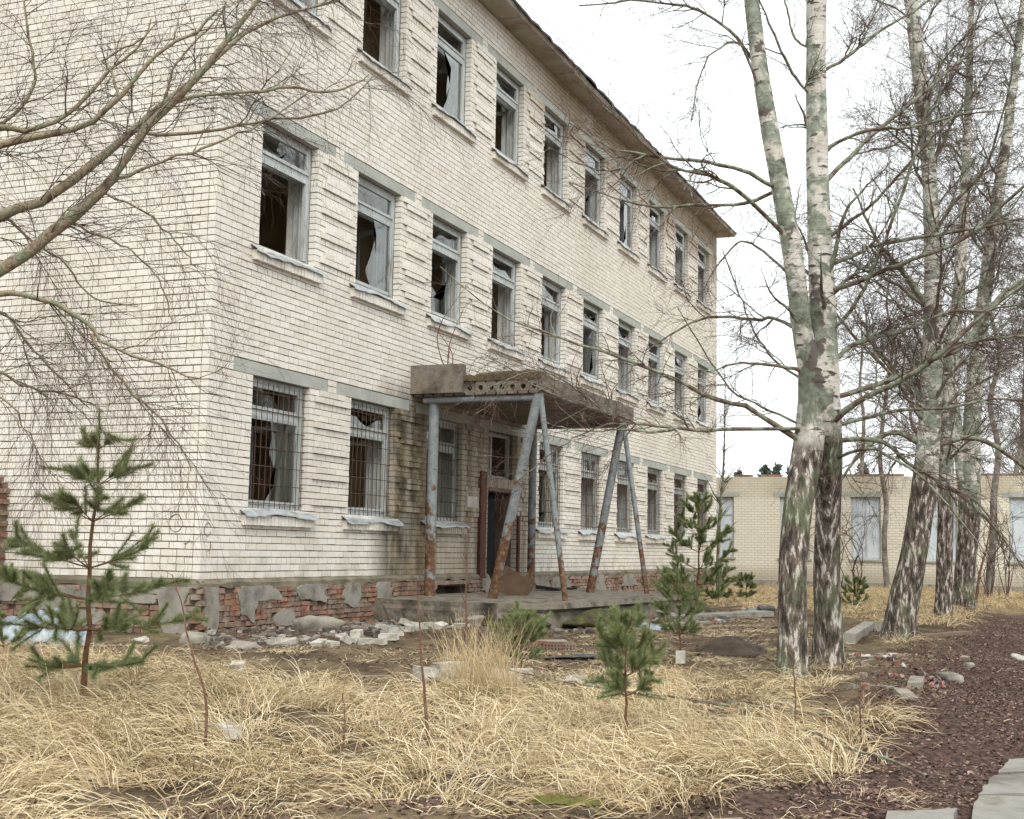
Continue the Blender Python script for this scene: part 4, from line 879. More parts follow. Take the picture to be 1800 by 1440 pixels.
# ------------------------------------------------------------------ young pines
def pine(label, px, py, top, whorls, seed, lean=0., dens=1., group=None, curl=.45, needle=.055):
    """whorls: (height fraction, branch length m, rise)"""
    global rng
    keep = rng; rng = np.random.default_rng(seed); b = G(px, py); d = float((b-CAM)@_f); tp_ = at(*top, d); H = tp_[2]-b[2]
    T = empty('pine_sapling', tuple(b), label=label, cat='pine tree', group=group); k = 12
    s = np.linspace(0, 1, k)[:, None]; P = b+(tp_-b)*s+np.array([0, 0, -.06])*(1-s); P[1:-1] += rng.normal(0, .006*H, (k-2, 3))*[1, 1, 0]; R = (.0105*H**1.05+.003)*(1-.85*s[:, 0])
    o = tubes(MB(), P, R, 8, wob=.03).build('trunk', MAT['pinebark'], T, smooth=True); o.location = tuple(-b)
    BP = []; BR = []
    for h, ln_, rise in whorls:
        n = rng.integers(5, 7); a0 = rng.uniform(0, 6)
        p0 = np.array([np.interp(h, s[:, 0], P[:, c]) for c in range(3)]); r0 = np.interp(h, s[:, 0], R)
        for j in range(n):
            a = a0+j*2*PI/n+rng.normal(0, .15); l_ = ln_*rng.uniform(.75, 1.15); dr = np.array([math.cos(a), math.sin(a), 0])
            q = np.array([p0+dr*l_*t+np.array([0, 0, 1])*l_*(rise*t+curl*t*t) for t in np.linspace(0, 1, 7)]); BP.append(q); BR.append(np.linspace(r0*.45, .0022, 7))
    BP = np.array(BP); BR = np.array(BR)
    o = tubes(MB(), BP, BR, 5).build('branches', MAT['pinebark'], T, kind='stuff'); o.location = tuple(-b)
    sp, sr = sprout(BP, BR, int(len(BP)*3.0*dens), (.08*H**.5, .24*H**.5), spread=.8, k=5, grav=.04, wander=.08, t0=.3, rr=(.4, .6), rmin=.0014)
    lead = P[-4:]; shoots = [(sp[:, 1:], .95)]; mb = tubes(MB(), sp, sr, 3)
    o = mb.build('shoots', MAT['pinebark'], T, kind='stuff'); o.location = tuple(-b)
    def needles(Q, n, mbn, ln_):
        m, K, _ = Q.shape; i = rng.integers(0, m, n); u_ = rng.random(n)*(K-1)*.999; i0 = u_.astype(int); f = (u_-i0)[:, None]; p = Q[i, i0]*(1-f)+Q[i, i0+1]*f; t = nrm(Q[i, i0+1]-Q[i, i0])
        q = rng.normal(0, 1, (n, 3)); dd = nrm(t*.95+nrm(q)*.85+[0, 0, .12]); e_ = p+dd*(ln_*rng.uniform(.7, 1.15, n))[:, None]; sd = nrm(np.cross(dd, rng.normal(0, 1, (n, 3))))*.00125*(d/8.5)**.6
        V = np.stack([p-sd, p+sd, e_], 1); mbn.add(V, T=np.arange(3*n).reshape(-1, 3), tint=rng.random(n)*.999)
    mbn = MB(); needles(sp, int(len(sp)*230*dens), mbn, needle); needles(BP[:, 3:], int(len(BP)*300*dens), mbn, needle); needles(P[None, -4:], int(500*dens), mbn, needle)
    o = mbn.build('needles', MAT['needle'], T, kind='stuff'); o.location = tuple(-b); rng = keep
pine('tall slender young pine beside the plinth corner', 147, 1238, (175, 722), [(.15, .42, -.05), (.27, .72, .0), (.37, .70, .1), (.475, .50, .25), (.63, .36, .4), (.75, .22, .5), (.87, .12, .6)], 71, dens=1.7, needle=.066, curl=.12)
pine('knee high pine seedling standing in the straw', 1101, 1302, (1100, 1078), [(.42, .16, .2), (.56, .20, .3), (.70, .17, .45), (.85, .10, .6)], 72, dens=1.25)
pine('small pine seedling beside the red bricks', 915, 1186, (920, 1078), [(.3, .17, .2), (.5, .22, .3), (.68, .18, .4), (.85, .1, .6)], 73, dens=1.1)
pine('pine seedling between the porch and the soil mound', 1197, 1160, (1190, 1000), [(.3, .22, .15), (.45, .27, .25), (.62, .24, .35), (.8, .14, .5)], 74, dens=1.1)
pine('bushy dark pine before the far end of the facade', 1226, 1078, (1230, 868), [(.12, .7, .0), (.25, .85, .05), (.38, .8, .15), (.52, .66, .25), (.66, .5, .35), (.8, .3, .5), (.9, .18, .6)], 75, dens=1.7, needle=.075)
pine('tiny pine seedling in the yellow grass behind', 1312, 1062, (1311, 1008), [(.25, .2, .2), (.5, .24, .25), (.72, .18, .4)], 76, dens=1.4)
pine('tiny pine seedling behind the twin birch', 1500, 1072, (1502, 1012), [(.2, .3, .1), (.45, .33, .2), (.7, .22, .4)], 77, dens=1.6)
pine('low pine seedling half hidden by metal sheets', 12, 1160, (-10, 1000), [(.2, .3, .1), (.4, .34, .2), (.6, .3, .3), (.8, .18, .5)], 78, dens=1.2)
pine('low pine seedling by the end of the porch', 1262, 1062, (1268, 990), [(.2, .35, .1), (.45, .38, .2), (.7, .25, .4)], 79, dens=1.6)
# far conifers on the horizon
for j, (px, tpy, dp) in enumerate([(1345, 818, 150), (1366, 816, 155), (1392, 820, 160), (1520, 815, 150), (1300, 826, 170)]):
    b = at(px, 966, dp); b[2] = GZ-.3; tpz = at(px, tpy, dp)[2]; H = tpz-b[2]; T = empty('conifer_tree', tuple(b), label='distant dark conifer rising behind the low building', cat='tree', group='far conifers'); mb = MB()
    n = 900; h = rng.random(n)**.8; a = rng.uniform(0, 2*PI, n); r_ = (1-h)*H*.2+.1; p = b+np.stack([np.cos(a)*r_*rng.random(n)**.4, np.sin(a)*r_*rng.random(n)**.4, h*H], -1); q = rng.normal(0, .35, (n, 2, 3)); V = np.stack([p, p+q[:, 0], p+q[:, 1]-[0, 0, .3]], 1); mb.add(V, T=np.arange(3*n).reshape(-1, 3))
    o = mb.build('crown', MAT['fartree'], T, kind='stuff'); o.location = tuple(-b); o = tubes(MB(), np.array([b, b+[0, 0, H]]), [.15, .03], 6).build('trunk', MAT['pinebark'], T); o.location = tuple(-b)

# ------------------------------------------------------------------ dry grass, dead leaves
def ribbons(mb, P, W, tint):
    n, k, _ = P.shape; T = nrm(np.gradient(P, axis=1)); sd = nrm(np.cross(T, rng.normal(0, 1, (n, 1, 3))+np.array([0, 0, .8])))
    a = P-sd*W[:, :, None]; b = P+sd*W[:, :, None]; V = np.stack([a, b], 2).reshape(n, 2*k, 3); q = np.array([[2*i, 2*i+1, 2*i+3, 2*i+2] for i in range(k-1)])
    mb.add(V, (q[None]+(np.arange(n)*2*k)[:, None, None]).reshape(-1, 4), tint=np.repeat(tint, k-1))
def straw(mb, c, nper, lean, ln_, k=5, up=(.5, 1.1), spread=.5, grav=.42, rad=.13, wid=.0026, tint=(0., .999)):
    n = len(c)*nper; ci = np.repeat(np.arange(len(c)), nper); a = rng.uniform(0, 2*PI, n); r_ = rad*np.sqrt(rng.random(n)); p = c[ci, :2]+np.stack([np.cos(a)*r_, np.sin(a)*r_], -1)
    p = np.column_stack([p, gz(p[:, 0], p[:, 1])-.01]); la = lean[ci]+rng.normal(0, .75, n)
    d = nrm(np.column_stack([np.cos(la)+spread*np.cos(a), np.sin(la)+spread*np.sin(a), rng.uniform(up[0], up[1], n)*1.3])); L_ = rng.uniform(ln_[0], ln_[1], n); out = [p]
    for j in range(k-1):
        p = p+d*(L_/(k-1))[:, None]; g0 = gz(p[:, 0], p[:, 1])+.008+.05*rng.random(n)*(j/(k-1)); p[:, 2] = np.maximum(p[:, 2], g0); out.append(p)
        d = nrm(d+rng.normal(0, .12, d.shape)-np.array([0, 0, grav]))
    W = (wid*rng.uniform(.6, 1.3, n))[:, None]*np.linspace(1, .25, k); tb = rng.random(len(c))[ci]
    ribbons(mb, np.stack(out, 1), W, np.clip(tint[0]+(tint[1]-tint[0])*(.35*tb+.65*rng.random(n)), 0, .999))
def scatter(poly, dens, keep_out=None):
    A = np.array(poly); lo_, hi_ = A.min(0), A.max(0); n = int(dens*np.prod(hi_-lo_)); x = rng.uniform(lo_[0], hi_[0], n); y = rng.uniform(lo_[1], hi_[1], n); m = in_poly(x, y, poly)
    return np.column_stack([x, y])[m]
CL = np.random.default_rng(3)
fx = CL.normal(0, 1, (6, 2)); fp = CL.uniform(0, 6, 6)
def field(x, y, s=1.): return sum(np.sin(s*(fx[i, 0]*x+fx[i, 1]*y)*1.6+fp[i]) for i in range(6))/2.4
dense_poly = gpoly([(-420, 1150), (0, 1148), (300, 1165), (600, 1195), (900, 1222), (1100, 1208), (1300, 1190), (1400, 1205), (1490, 1205), (1570, 1265), (1510, 1320), (1450, 1385), (1300, 1432), (1000, 1428), (600, 1450), (200, 1520), (-500, 1650)])
mid_poly = gpoly([(-420, 1118), (0, 1130), (300, 1140), (600, 1138), (900, 1150), (1050, 1110), (1350, 1085), (1480, 1110), (1500, 1200), (1300, 1195), (1100, 1212), (900, 1225), (600, 1200), (300, 1170), (-420, 1155)])
bot_poly = gpoly([(-500, 1440), (600, 1425), (1000, 1410), (1450, 1370), (1600, 1400), (1500, 1600), (-500, 1700)])
far_poly = gpoly([(1240, 1040), (1262, 1034), (1900, 1040), (1900, 1058), (1740, 1072), (1660, 1105), (1560, 1100), (1480, 1085), (1390, 1075), (1260, 1066)])
gm = MB()
c = scatter(dense_poly, 22); f = field(c[:, 0], c[:, 1], 1.3); cu_, cv_, _z = project(np.column_stack([c, gz(c[:, 0], c[:, 1])])); thin = np.clip((cu_-1050)/450, 0, 1)*.5+np.clip((cv_-1370)/60, 0, 1)*.25*np.clip((cu_-350)/400, 0, 1)
c = c[rng.random(len(c)) < np.clip(.74+.45*f-thin*(1.2-f), .1, 1)]
lean = 2.6*field(c[:, 0]*.5, c[:, 1]*.5)+2.4
straw(gm, c, 40, lean, (.16, .48), wid=.0034)
print('tussocks', len(c))
c2 = c[rng.random(len(c)) < .55]; straw(gm, c2, 34, 2.6*field(c2[:, 0]*.5, c2[:, 1]*.5)+2.4+rng.normal(0, .6, len(c2)), (.25, .6), grav=.75, rad=.22, up=(.15, .6), wid=.0034)
cm = scatter(mid_poly, 15); f = field(cm[:, 0], cm[:, 1], 1.1); cm = cm[rng.random(len(cm)) < np.clip(.45+.5*f, .12, .85)]
straw(gm, cm, 20, rng.uniform(0, 6.3, len(cm)), (.1, .32), grav=.9, rad=.2, up=(.05, .4), wid=.0028, tint=(0, .7))
cb = scatter(bot_poly, 9); straw(gm, cb, 14, rng.uniform(0, 6.3, len(cb)), (.12, .4), grav=.8, rad=.15, up=(.1, .6), wid=.0023)
cp = scatter(gpoly([(1380, 1445), (1460, 1370), (1560, 1265), (1500, 1215), (1560, 1140), (1700, 1088), (1900, 1076), (2100, 1100), (2100, 1700), (1300, 1700)]), 3.2); straw(gm, cp, 7, rng.uniform(0, 6.3, len(cp)), (.06, .25), grav=.9, rad=.25, up=(.02, .2), wid=.0022, tint=(0, .8))
cf = scatter(far_poly, 5); straw(gm, cf, 22, rng.uniform(0, 6.3, len(cf)), (.2, .5), grav=.5, rad=.3, wid=.006, k=4, tint=(.3, .999))
tr_c = np.array([G(1394, 1200)[:2], G(1459, 1180)[:2], G(1440, 1200)[:2], G(1580, 1130)[:2], G(147, 1238)[:2], G(1101, 1302)[:2]]); tr_c = np.repeat(tr_c, 4, 0)+rng.normal(0, .16, (24, 2)); straw(gm, tr_c, 34, rng.uniform(0, 6.3, 24), (.15, .4), grav=.5, rad=.12)
cu = np.repeat(np.array([G(845, 1235)[:2]]), 9, 0)+rng.normal(0, .13, (9, 2)); straw(gm, cu, 45, rng.uniform(0, 6.3, 9), (.35, .75), grav=.10, rad=.1, up=(2.0, 3.5), wid=.0028, tint=(.4, .999))
gm.build('grass', MAT['straw'], label='long dry straw coloured grass flattened in tufts', cat='grass', kind='stuff')
# fallen leaves
path_poly = gpoly([(1380, 1445), (1460, 1370), (1560, 1265), (1500, 1215), (1560, 1140), (1700, 1088), (1900, 1076), (2100, 1100), (2100, 1700), (1300, 1700)])
lm = MB()
def leaves(pts, size, tint=(0, .999), lift=.012):
    n = len(pts); z = gz(pts[:, 0], pts[:, 1])+lift*rng.random(n)+.004; p = np.column_stack([pts, z]); a = rng.uniform(0, 2*PI, n); t = np.stack([np.cos(a), np.sin(a), rng.normal(0, .3, n)], -1); t = nrm(t); s = nrm(np.cross(t, np.column_stack([rng.normal(0, .4, (n, 2)), np.ones(n)]))); L_ = (size*rng.uniform(.6, 1.3, n))[:, None]
    up_ = np.abs(rng.normal(0, .25, n))[:, None]*L_*[[0, 0, 1]]
    V = np.stack([p-t*L_, p+s*L_*.55+up_, p+t*L_, p-s*L_*.55+up_], 1); i = np.arange(n)*4
    lm.add(V, T=np.vstack([np.column_stack([i, i+1, i+2]), np.column_stack([i, i+2, i+3])]), tint=np.tile(np.clip(tint[0]+(tint[1]-tint[0])*rng.random(n), 0, .999), 2))
pl = scatter(path_poly, 620); dn = np.hypot(pl[:, 0]-CAM[0], pl[:, 1]-CAM[1]); pl = pl[(rng.random(len(pl)) < np.clip((11/dn)**1.3, .12, 1)) & (dn > 3.5)]; leaves(pl, .0165)
pb = scatter(bot_poly, 560); dn = np.hypot(pb[:, 0]-CAM[0], pb[:, 1]-CAM[1]); pb = pb[dn > 3.2]; leaves(pb, .0175, (0, .95))
leaves(scatter(mid_poly, 45), .026); leaves(scatter(dense_poly, 130), .019, (0, .9))
pc_ = gpoly([(330, 1110), (740, 1085), (900, 1105), (1060, 1092), (1350, 1075), (1350, 1100), (900, 1150), (330, 1140)]); leaves(scatter(pc_, 40), .026)
lm.build('leaf_litter', MAT['leaf'], label='dark brown dead leaves covering the path and bare ground', cat='leaves', kind='stuff')

# ------------------------------------------------------------------ debris
def ROT(o, rx=0, ry=0, rz=0): o.rotation_euler = (rx, ry, rz); return o
wbm = []
for q in range(5):
    o = worn_box((.125, .06, .044), .006).build('loose_brick', MAT['white']); wbm.append(o.data); bpy.data.objects.remove(o)
def loose(px, py, rz, lb, grp, tilt=0., h=.044, me=None, up=0.):
    p = G(px, py); o = link(bpy.data.objects.new('loose_brick', me or wbm[rng.integers(0, 5)])); o.location = (p[0], p[1], p[2]+h-.006+up); ROT(o, tilt, rng.normal(0, .06), rz); return tag(o, lb, 'brick', grp)
for x, y in [(615, 1130), (641, 1130), (662, 1129), (683, 1124), (694, 1117), (735, 1107), (757, 1100), (775, 1107), (672, 1112), (720, 1112)]:
    loose(x, y, rng.uniform(0, 3), 'pale brick lying in the heap on bare ground near the plinth', 'pale bricks heaped near the plinth', tilt=rng.choice([0, 0, .4, PI/2]), h=.05)
loose(627, 1128, .3, 'pale brick stacked on top of two others near the plinth', None, up=.09); loose(712, 1108, .8, 'pale brick tipped up on the heap near the plinth', None, tilt=.6, up=.05)
for x, y in [(742, 1192), (765, 1194), (795, 1188), (868, 1200), (890, 1198), (912, 1200), (782, 1186)]:
    loose(x, y, rng.uniform(0, 3), 'pale brick lying in the straggling row across the straw', 'pale bricks in a row across the straw', tilt=rng.choice([0, .3, PI/2]), h=.055, up=.02)
loose(1016, 1220, .8, 'pale broken brick standing on its corner in the straw', None, tilt=.75, h=.07, up=.03); loose(1055, 1220, .3, 'pale brick half sunk in straw left of the pine seedling', None, tilt=.4, h=.06, up=.02); loose(1092, 1222, 1.2, 'pale brick just behind the pine seedling stem', None, h=.05, up=.02)
loose(418, 1186, .5, 'single pale brick lying on bare ground below the windows', None, h=.05, up=.02); loose(483, 1132, 1.2, 'pale brick beside the dark rubble under the plinth', None); loose(502, 1133, 2, 'pale brick next to its twin under the plinth', None)
loose(560, 1138, .2, 'pale brick at the edge of the straw below the slab', None); loose(580, 1138, 1., 'pale brick by the straw, second below the slab', None); loose(1071, 1083, .5, 'white brick at the foot of the mossy porch', None, h=.06, up=.03); loose(1197, 1172, .2, 'white brick standing upright by the seedling', None, tilt=PI/2, h=.06, up=.03); loose(812, 1103, 1.1, 'white brick in front of the porch steps', None)
loose(398, 1290, .9, 'pale brick buried in the deep straw', None, up=.0)
rpm = worn_box((.125, .06, .06), .003); 
ho = MB()
o = rpm.build('loose_brick', MAT['red']); rb_me = o.data; bpy.data.objects.remove(o)
for q, (x, y, lb) in enumerate([(943, 1142, 'red perforated brick left of a pair on the ground'), (972, 1143, 'red perforated brick in the middle of the pair on the ground'), (993, 1142, 'red brick at the right end beside the ash heap')]):
    p = G(x, y); o = link(bpy.data.objects.new('red_brick', rb_me)); o.location = (p[0], p[1], p[2]+.055); o.rotation_euler = (0, 0, -1.1+.05*q); tag(o, lb, 'brick')
    h_ = MB()
    for a in range(6):
        for b in range(2): h_.box((-.1+.04*a-.008, -.062, -.022+.038*b-.008), (-.1+.04*a+.008, -.0595, -.022+.038*b+.008))
    h_.build('hole_shade', MAT['black'], o)  # thin black plates on the face, painted shade in place of cut perforations
p = G(965, 1140); o = MB().add([(-.2, -.1, 0), (.22, -.12, .0), (.2, .12, .012), (-.22, .1, .0), (-.2, -.1, .015), (.22, -.12, .015), (.2, .12, .027), (-.22, .1, .015)], BQ).build('slate_piece', MAT['concrete'], label='thin flat slab lying on top of the red bricks', cat='slab'); o.location = (p[0], p[1], p[2]+.114); o.rotation_euler = (0, 0, -1.1)
# rubble heap of small chips: uncountable
rc_ = MB(); pr = np.vstack([scatter(gpoly([(320, 1120), (720, 1085), (760, 1105), (600, 1128), (340, 1135)]), 60), scatter(gpoly([(900, 1110), (1060, 1088), (1340, 1072), (1340, 1092), (1000, 1122)]), 22), scatter(gpoly([(700, 1190), (1100, 1205), (1100, 1225), (700, 1205)]), 26), scatter(gpoly([(1480, 1150), (1700, 1140), (1690, 1215), (1500, 1215)]), 7)])
n = len(pr); h = rng.uniform(.008, .04, n)**1.0; al = rng.uniform(0, PI, n); Rm = np.zeros((n, 3, 3)); Rm[:, 0, 0] = np.cos(al); Rm[:, 0, 1] = -np.sin(al); Rm[:, 1, 0] = np.sin(al); Rm[:, 1, 1] = np.cos(al); Rm[:, 2, 2] = 1
boxes(rc_, np.column_stack([pr, gz(pr[:, 0], pr[:, 1])+h*.4]), np.stack([h*rng.uniform(.8, 2, n), h, h*rng.uniform(.4, 1, n)], -1), tint=rng.random(n), jit=.006, rot=Rm)
g = NM('rubble', .9); MAT['rubble'] = g.col(g.ramp(g.tint(), [(0, (.05, .04, .035)), (.35, (.14, .12, .10)), (.6, (.30, .27, .23)), (.75, (.26, .12, .08)), (.8, (.10, .09, .08)), (1, (.55, .52, .47))]))
rc_.build('rubble', MAT['rubble'], label='small chips of brick and mortar strewn over the ground', cat='rubble', kind='stuff')
def slab(name, lb, cat, p, size, rot, mat, jit=.004, up=0., group=None):
    m = MB(); nx_, ny_ = 5, 4; hx, hy, hz_ = np.array(size)/2
    boxes(m, np.zeros((1, 3)), np.array([[hx, hy, hz_]]), jit=jit); o = m.build(name, MAT[mat]); o.location = (p[0], p[1], p[2]+up); o.rotation_euler = rot; return tag(o, lb, cat, group)
def chunk(name, lb, cat, p, size, rz, mat, seed, up=0., ex=.62):
    r = np.random.default_rng(seed); n, m = 30, 15
    if name in ('soil_mound', 'moss_cushion', 'ash_heap'): ex = 1.05
    th = np.arange(n)*2*PI/n; ph_ = np.linspace(-PI/2, PI/2, m); A, Bq = np.meshgrid(ph_, th, indexing='ij')
    f = lambda v: np.sign(v)*np.abs(v)**ex
    N = np.stack([f(np.cos(A))*f(np.cos(Bq)), f(np.cos(A))*f(np.sin(Bq)), f(np.sin(A))], -1); D_ = np.ones(A.shape)
    for q in range(14):
        k = r.normal(0, 1.3+.45*q, 3); D_ = D_+(.06 if ex > 1 else .17)/(1+.55*q)*np.sin(N@k+r.uniform(0, 6))
    V = N*(D_+r.normal(0, .018, A.shape))[..., None]*np.array(size)/2
    if name in ('soil_mound', 'moss_cushion', 'ash_heap'): V[..., :2] *= (1+.35*np.clip(-N[..., 2:3]+.3, 0, 1)); V[..., 2] *= np.clip(1.15-.6*np.hypot(N[..., 0], N[..., 1]), .3, 1)
    Q = [[k*n+j, k*n+(j+1) % n, (k+1)*n+(j+1) % n, (k+1)*n+j] for k in range(m-1) for j in range(n)]
    o = MB().add(V, Q).build(name, MAT[mat], smooth=True); o.location = (p[0], p[1], p[2]+size[2]*.22+up); o.rotation_euler = (r.normal(0, .08), r.normal(0, .08), rz); return tag(o, lb, cat)
chunk('concrete_lump', 'rounded grey concrete lump lying against the plinth', 'rock', G(563, 1113), (.75, .3, .26), -.3, 'concrete', 1); chunk('concrete_lump', 'dark concrete lump at the plinth corner', 'rock', G(340, 1128), (.4, .3, .2), .3, 'concrete', 2); chunk('concrete_lump', 'pale hollow concrete lump in the rubble by the corner', 'rock', G(428, 1138), (.4, .22, .13), -.5, 'render', 3)
chunk('stone', 'brown stone at the edge of the path', 'rock', G(1672, 1188), (.26, .2, .13), .4, 'render', 4); chunk('stone', 'small pale stone on the path', 'rock', G(1705, 1170), (.14, .12, .07), .4, 'render', 5); chunk('concrete_lump', 'white stone at the far edge of the path', 'rock', G(1800, 1158), (.3, .2, .12), .4, 'white', 6)
chunk('concrete_lump', 'mossy concrete lump below the porch edge', 'rock', G(880, 1100), (.7, .45, .3), .2, 'moss', 7); chunk('concrete_lump', 'broken step block under the grey planks', 'rock', G(1090, 1083), (.8, .5, .3), -.2, 'concrete', 8); chunk('concrete_lump', 'grey broken slab piece beside the porch front', 'rock', G(835, 1100), (.9, .4, .22), -.7, 'concrete', 9)
chunk('moss_cushion', 'large green moss cushion on the porch front', 'moss', (6.4, -3.4, GZ+.0), (2.6, .5, .34), .05, 'moss', 10); chunk('moss_cushion', 'smaller moss cushion beside the porch planks', 'moss', (8.3, -3.5, GZ+.0), (1.3, .4, .30), .05, 'moss', 11); chunk('moss_cushion', 'dark moss cushion at the near porch corner', 'moss', (4.75, -2.75, GZ+.0), (1.1, .7, .34), .8, 'moss', 12)
chunk('soil_mound', 'small mound of freshly dug dark soil', 'soil', G(1285, 1150), (1.0, .8, .32), .2, 'soil', 13); chunk('ash_heap', 'flat heap of grey ash beside the red bricks', 'ash', G(1020, 1158), (.95, .8, .07), .2, 'ash', 14)
slab('plank', 'grey plank leaning off the porch edge', 'plank', G(1118, 1082), (1.5, .28, .035), (.0, .16, -.95), 'plank', up=.17); slab('plank', 'second grey plank lying beside the porch step', 'plank', G(1142, 1076), (1.5, .28, .035), (.0, .14, -.95), 'plank', up=.18)
slab('log', 'short broken log in front of the moss', 'log', G(1055, 1086), (1.1, .15, .13), (.1, .08, -1.0), 'plank', jit=.02, up=.1)
slab('fibreboard', 'brown fibreboard sheet leaning in the doorway', 'board', (7.75, -1.35, -.22), (.66, .02, .5), (.45, .5, -.95), 'board'); slab('fibreboard', 'bent brown board behind the leaning sheet', 'board', (8.4, -1.2, -.25), (.5, .02, .35), (.5, -.5, -.6), 'board')
slab('rubber_sheet', 'black sheet lying on the porch by the wall', 'sheet', (12.0, -.6, -.385), (1.6, .5, .03), (.03, .02, .1), 'black', jit=.02); slab('rusty_plate', 'rusty plate on the porch below the facade', 'sheet', (13.4, -.35, -.60), (1.2, .4, .03), (.2, .1, .1), 'iron', jit=.01)
slab('paving_slab', 'long pale kerb slab lying beside the porch path', 'slab', G(1270, 1087), (3.6, .4, .1), (0, 0, -.25), 'render', up=.02); slab('paving_slab', 'second long slab nearer the twin birch', 'slab', G(1170, 1100), (3., .35, .1), (0, 0, -.3), 'concrete', up=.02); slab('plank', 'rusty brown plank behind the slabs', 'plank', G(1290, 1068), (3.4, .14, .07), (0, 0, -.2), 'board', up=.04)
chunk('scrap', 'crumpled green scrap by the bags', 'scrap', G(1328, 1076), (.7, .3, .16), -.3, 'tarp', 20); chunk('bag', 'black crumpled bag beside the twin birch', 'bag', G(1347, 1078), (.7, .35, .22), .2, 'black', 21); chunk('white_scrap', 'white scrap lying in the yellow grass', 'scrap', G(1493, 1066), (.6, .2, .1), .2, 'white', 22)
slab('kerb_stone', 'pale kerb stone tipped beside the leaning birch', 'kerb', (G(1512, 1120)), (2.6, .16, .18), (.1, -.02, .02), 'render', up=.05); slab('kerb_stone', 'short pale kerb stone at the leaning birch foot', 'kerb', G(1544, 1109), (.9, .16, .18), (-.2, .05, -.35), 'render', up=.04)
slab('kerb_stone', 'sunken grey kerb along the edge of the path', 'kerb', G(1590, 1228), (.7, .13, .1), (0, 0, .2), 'concrete', up=.0); slab('kerb_stone', 'sunken grey kerb farther along the path edge', 'kerb', G(1610, 1200), (.75, .13, .1), (0, 0, .05), 'concrete', up=.01); slab('plank', 'dark board at the edge of the path under the grass', 'plank', G(1650, 1118), (2.2, .14, .06), (0, 0, -.35), 'board', up=.02)
mk = slab('kerb_stone', 'moss capped kerb stone at the front edge of the leaves', 'kerb', G(1000, 1428), (.30, .09, .06), (.12, .03, -1.2), 'concrete', up=-.002)
mo = MB(); gxx, gyy = np.meshgrid(np.linspace(-.165, .165, 24), np.linspace(-.055, .055, 9), indexing='ij'); zz_ = .036+.02*np.clip(1-(gyy/.055)**2, 0, 1)*np.clip(1-(gxx/.165)**4, 0, 1)+rng.normal(0, .003, gxx.shape); kk = (np.arange(23)[:, None]*9+np.arange(8)).ravel(); mo.add(np.stack([gxx, gyy, zz_], -1), np.stack([kk, kk+9, kk+10, kk+1], -1)).build('moss', MAT['kerbmoss'], mk)
# paving slabs lower right
def paving(lb, q, seed):
    r = np.random.default_rng(seed); c = np.array([G(*a)[:2] for a in q]); pts = []
    for k in range(len(c)):
        a, b = c[k], c[(k+1) % len(c)]
        for t in np.linspace(0, 1, 7)[:-1]: pts.append(a+(b-a)*t+r.normal(0, .006, 2))
    pts = np.array(pts); n = len(pts); m = pts.mean(0); zt = GZ+.02; V = [(x, y, zt+r.normal(0, .0015)) for x, y in pts]+[(x, y, GZ-.12) for x, y in pts]+[(m[0], m[1], zt)]
    o = MB().add(np.array(V)-[m[0], m[1], 0], [[k, k+n, (k+1) % n+n, (k+1) % n] for k in range(n)], [[k, (k+1) % n, 2*n] for k in range(n)]).build('paving_slab', MAT['pave']); o.location = (m[0], m[1], 0); tag(o, lb, 'paving')
MAT['pave'] = m_simple('paving_concrete', [(.3, (.12, .105, .085)), (.45, (.21, .195, .17)), (.58, (.26, .245, .22)), (.68, (.17, .15, .11))], 3.2, bump=.015, detail=8)
paving('worn concrete paving slab farthest up the path edge', [(1775, 1341), (1900, 1330), (1900, 1361), (1752, 1364)], 1); paving('middle worn concrete paving slab beside the leaves', [(1748, 1368), (1900, 1365), (1900, 1402), (1722, 1402)], 2); paving('large worn concrete paving slab nearest the leaves corner', [(1718, 1406), (1900, 1406), (1920, 1500), (1690, 1500)], 3); paving('pale concrete slab sunk in moss and leaves', [(1560, 1434), (1684, 1428), (1670, 1500), (1540, 1500)], 4)
# corrugated metal sheets by the gable
def sheet(lb, p, size, rot, nw, seed):
    r = np.random.default_rng(seed); nx_, ny_ = 26, 8; xs_ = np.linspace(-.5, .5, nx_)*size[0]; ys_ = np.linspace(-.5, .5, ny_)*size[1]; A, Bq = np.meshgrid(xs_, ys_, indexing='ij'); Z = .02*np.sin(A/size[0]*2*PI*nw)+.06*np.sin(A*2+Bq*3+seed)+r.normal(0, .006, A.shape); kk = (np.arange(nx_-1)[:, None]*ny_+np.arange(ny_-1)).ravel(); V = np.stack([A, Bq, Z], -1).reshape(-1, 3); Q = np.stack([kk, kk+ny_, kk+ny_+1, kk+1], -1); n = len(V)
    o = MB().add(np.vstack([V, V-[0, 0, .003]]), np.vstack([Q, Q[:, ::-1]+n])).build('metal_sheet', MAT['sheet']); o.location = tuple(p); o.rotation_euler = rot; tag(o, lb, 'metal sheet')
p = G(35, 1132); sheet('bent blue grey metal sheet propped up beside the plinth', (p[0], p[1], p[2]+.14), (.9, .5), (.75, -.22, -1.1), 5, 1); p = G(112, 1130); sheet('crumpled blue grey metal sheet lying beside its neighbour', (p[0], p[1], p[2]+.1), (.62, .32), (.9, .05, -1.15), 3, 2); p = G(95, 1140); sheet('flat strip of blue metal under the crumpled sheets', (p[0], p[1], p[2]+.03), (.9, .15), (.25, .0, -1.1), 1, 3)
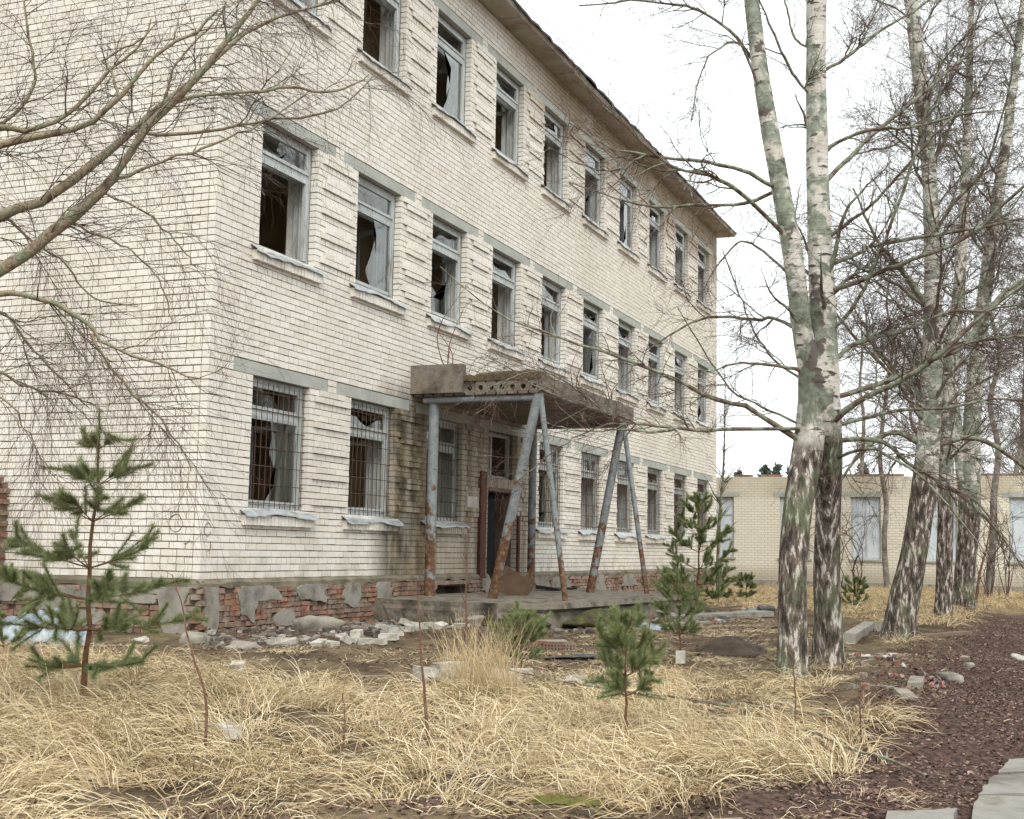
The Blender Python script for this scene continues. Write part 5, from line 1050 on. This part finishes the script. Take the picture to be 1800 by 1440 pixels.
# fallen branches
def fallen(lb, pts, w0, seed, nt=14):
    P = np.array([G(x, y)+[0, 0, .02+dz] for x, y, dz in pts]); d = float((P[0]-CAM)@_f); shrub('fallen_branch', lb, [(P, np.linspace(w0, 2, len(P))*d/F_PX/2)], cat='branch', mat='branch', nt=nt, tl=(.15, .5), grav=-.05, seed=seed)
fallen('pale fallen branch lying across the dead leaves', [(1630, 1360, .02), (1560, 1338, .04), (1500, 1322, .05), (1420, 1305, .06), (1330, 1290, .06)], 9, 81); fallen('long dark fallen bough in the straw', [(1330, 1275, .06), (1200, 1262, .1), (1080, 1252, .14), (980, 1240, .16), (880, 1228, .2)], 6, 82, 26); fallen('dark twig lying along the straw in front', [(1460, 1270, .04), (1380, 1275, .08), (1300, 1270, .1), (1220, 1276, .12)], 5, 83, 18)
b1 = G(1480, 1040); fallen('broken bough leaning by the low building', [(1485, 1030, .1), (1520, 1012, .3), (1545, 1002, .6)], 9, 84, 6)
# red and white barrier tape
def tape(lb, pts, seed):
    r = np.random.default_rng(seed); P = resample(np.array([G(x, y)+[0, 0, .025] for x, y in pts]), 60); P[:, 2] += .015*np.abs(r.normal(0, 1, 60)); T = nrm(np.gradient(P, axis=0)); ang = np.cumsum(r.normal(0, .5, 60)); sd = np.cross(T, [0, 0, 1.]); sd = sd*np.cos(ang)[:, None]+np.array([0, 0, 1.])*np.sin(ang)[:, None]*.8; w_ = .019
    V = np.stack([P-sd*w_, P+sd*w_], 1).reshape(-1, 3); V[:, 2] = np.maximum(V[:, 2], gz(V[:, 0], V[:, 1])+.006); m = V.mean(0); o = MB().add(V-m, [[2*i, 2*i+1, 2*i+3, 2*i+2] for i in range(59)], tint=((np.arange(59)//4) % 2)*.5).build('barrier_tape', MAT['tape']); o.location = tuple(m); tag(o, lb, 'tape')
tape('red and white barrier tape trailing toward the stone', [(1490, 1158), (1520, 1163), (1565, 1158), (1575, 1172), (1610, 1180), (1645, 1195), (1660, 1197)], 1); tape('tangle of red and white tape by the sunken kerb', [(1545, 1190), (1580, 1190), (1620, 1198), (1655, 1185), (1635, 1203), (1660, 1200)], 2); tape('scrap of red and white tape at the leaning birch', [(1535, 1112), (1545, 1118), (1556, 1120)], 3)
# litter
chunk('litter', 'scrap of blue green glass and litter near the plinth', 'litter', G(670, 1108), (.5, .22, .05), -.5, 'tarp', 31); chunk('white_scrap', 'white crumpled paper by the plinth end', 'scrap', G(722, 1090), (.22, .16, .1), .2, 'white', 32); chunk('white_scrap', 'white lump beside the corner rubble', 'scrap', G(248, 1128), (.22, .14, .09), .2, 'white', 33)
for j, (x, y) in enumerate([(1140, 1113), (1105, 1110)]): slab('sheet_scrap', ['pale sheet scrap propped in front of the seedling', 'flat pale sheet scrap left of the seedling'][j], 'scrap', G(x, y), (.5, .35, .015), (.35 if j == 0 else .05, .1, -.4), 'sheet', up=.09 if j == 0 else .03)
